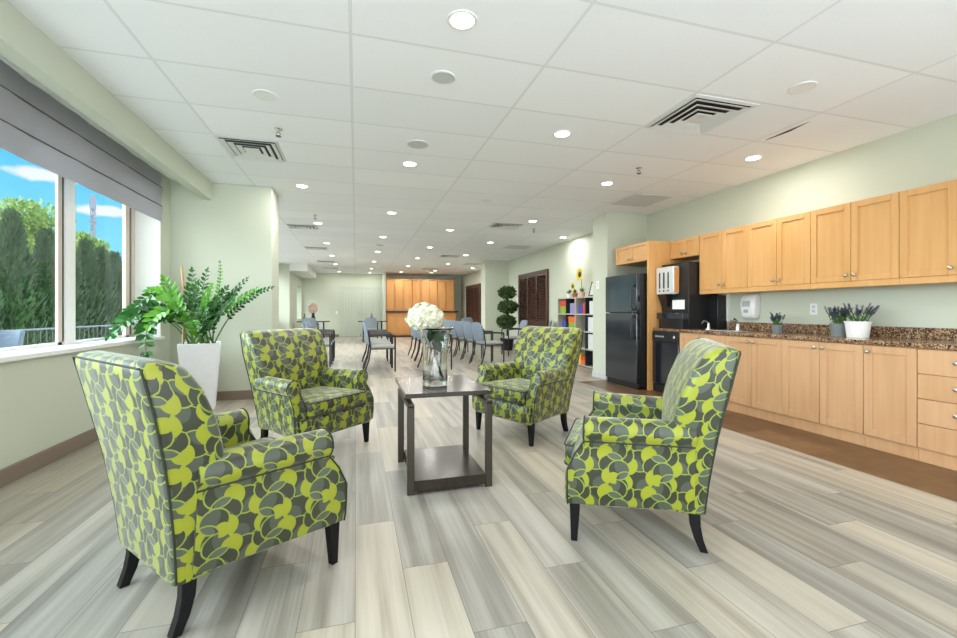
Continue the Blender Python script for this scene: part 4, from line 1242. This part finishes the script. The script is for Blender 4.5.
# ------------------------------------------------------------------ world and light
wd = bpy.data.worlds.new('sky'); scn.world = wd; wd.use_nodes = True
T = NT.__new__(NT); T.t = wd.node_tree; T.t.nodes.clear()
out = T.n('ShaderNodeOutputWorld'); bg = T.n('ShaderNodeBackground')
g = T.coord('Generated'); gx, gy, gz = T.sep(g)
sky = T.ramp(gz, [(0.0, (.42, .66, .76)), (.08, (.17, .52, .68)), (.25, (.085, .43, .68)), (.5, (.06, .33, .62)), (1., (.05, .25, .55))])
cn = T.noise(T.mapping(g, (3.2, 3.2, 9.), (.45, .1, .3)), 1.6, 6, .62)
fine = T.noise(T.mapping(g, (14, 14, 26)), 1.5, 5, .65)
def blob(cx, cy, cz, sx, sz):
    # a small cumulus at a fixed bearing and height
    hx = T.math('DIVIDE', T.math('SUBTRACT', gy, cy), sx); hz = T.math('DIVIDE', T.math('SUBTRACT', gz, cz), sz)
    r2 = T.math('SQRT', T.math('ADD', T.math('MULTIPLY', hx, hx), T.math('MULTIPLY', hz, hz)))
    r2 = T.math('ADD', r2, T.math('MULTIPLY', T.math('SUBTRACT', fine, .5), 1.5))
    return T.math('MULTIPLY', T.math('LESS_THAN', gx, 0.), T.ramp(r2, [(.55, (1, 1, 1)), (.95, (0, 0, 0))]))
cl = T.math('MAXIMUM', T.ramp(cn, [(.78, (0, 0, 0)), (.92, (.6, .6, .6))]), T.math('MAXIMUM', blob(-0.4773, 0.8517, 0.2165, .026, .0125), blob(-0.4154, 0.8932, 0.1722, .020, .010)))
sky = T.mix(T.math('MULTIPLY', cl, .95), sky, (.66, .67, .70))
# added fill light: unseen sky behind the camera brightened, window side left clear
rear_fill = T.ramp(T.math('ADD', gy, .0), [(.0, (1, 1, 1)), (.30, (0, 0, 0))])
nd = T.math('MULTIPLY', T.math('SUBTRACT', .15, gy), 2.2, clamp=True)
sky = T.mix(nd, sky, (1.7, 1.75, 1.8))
sky = T.mix(T.math('MULTIPLY', T.math('LESS_THAN', gz, -.01), 1.), sky, (2.9, 3.1, 3.3))  # unseen glow added below the horizon to light the ceiling
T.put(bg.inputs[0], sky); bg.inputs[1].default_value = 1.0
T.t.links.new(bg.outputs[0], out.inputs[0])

sl = bpy.data.lights.new('daylight', 'SUN'); sl.energy = 8.0; sl.angle = R(75); sl.color = (.84, .94, 1.)
so = bpy.data.objects.new('daylight', sl); COL.objects.link(so)
so.rotation_euler = Vector((-.88, -.10, .46)).to_track_quat('Z', 'Y').to_euler()
s2 = bpy.data.lights.new('sun', 'SUN'); s2.energy = 7.0; s2.angle = R(1); s2.color = (1., .95, .86)
o2 = bpy.data.objects.new('sun', s2); COL.objects.link(o2)
o2.rotation_euler = Vector((.50, .10, .80)).to_track_quat('Z', 'Y').to_euler()

# ------------------------------------------------------------------ camera and colour management
cd = bpy.data.cameras.new('camera'); co = bpy.data.objects.new('camera', cd); COL.objects.link(co)
cd.sensor_fit = 'HORIZONTAL'; cd.sensor_width = 36; cd.lens = F * 36 / 957
cd.shift_y = (V0 - 319) / 957
cd.clip_start = .05; cd.clip_end = 500
co.location = (0, 0, CAMH); co.rotation_euler = (R(90), 0, -TH)
scn.camera = co
vs = scn.view_settings
vs.view_transform = 'Standard'; vs.look = 'None'; vs.exposure = 0.72; vs.gamma = 1; vs.use_curve_mapping = False
cy = scn.cycles
cy.use_denoising = True; cy.max_bounces = 10; cy.diffuse_bounces = 6; cy.glossy_bounces = 4; cy.transmission_bounces = 10; cy.transparent_max_bounces = 12
cy.sample_clamp_indirect = 8; cy.caustics_reflective = False; cy.caustics_refractive = False
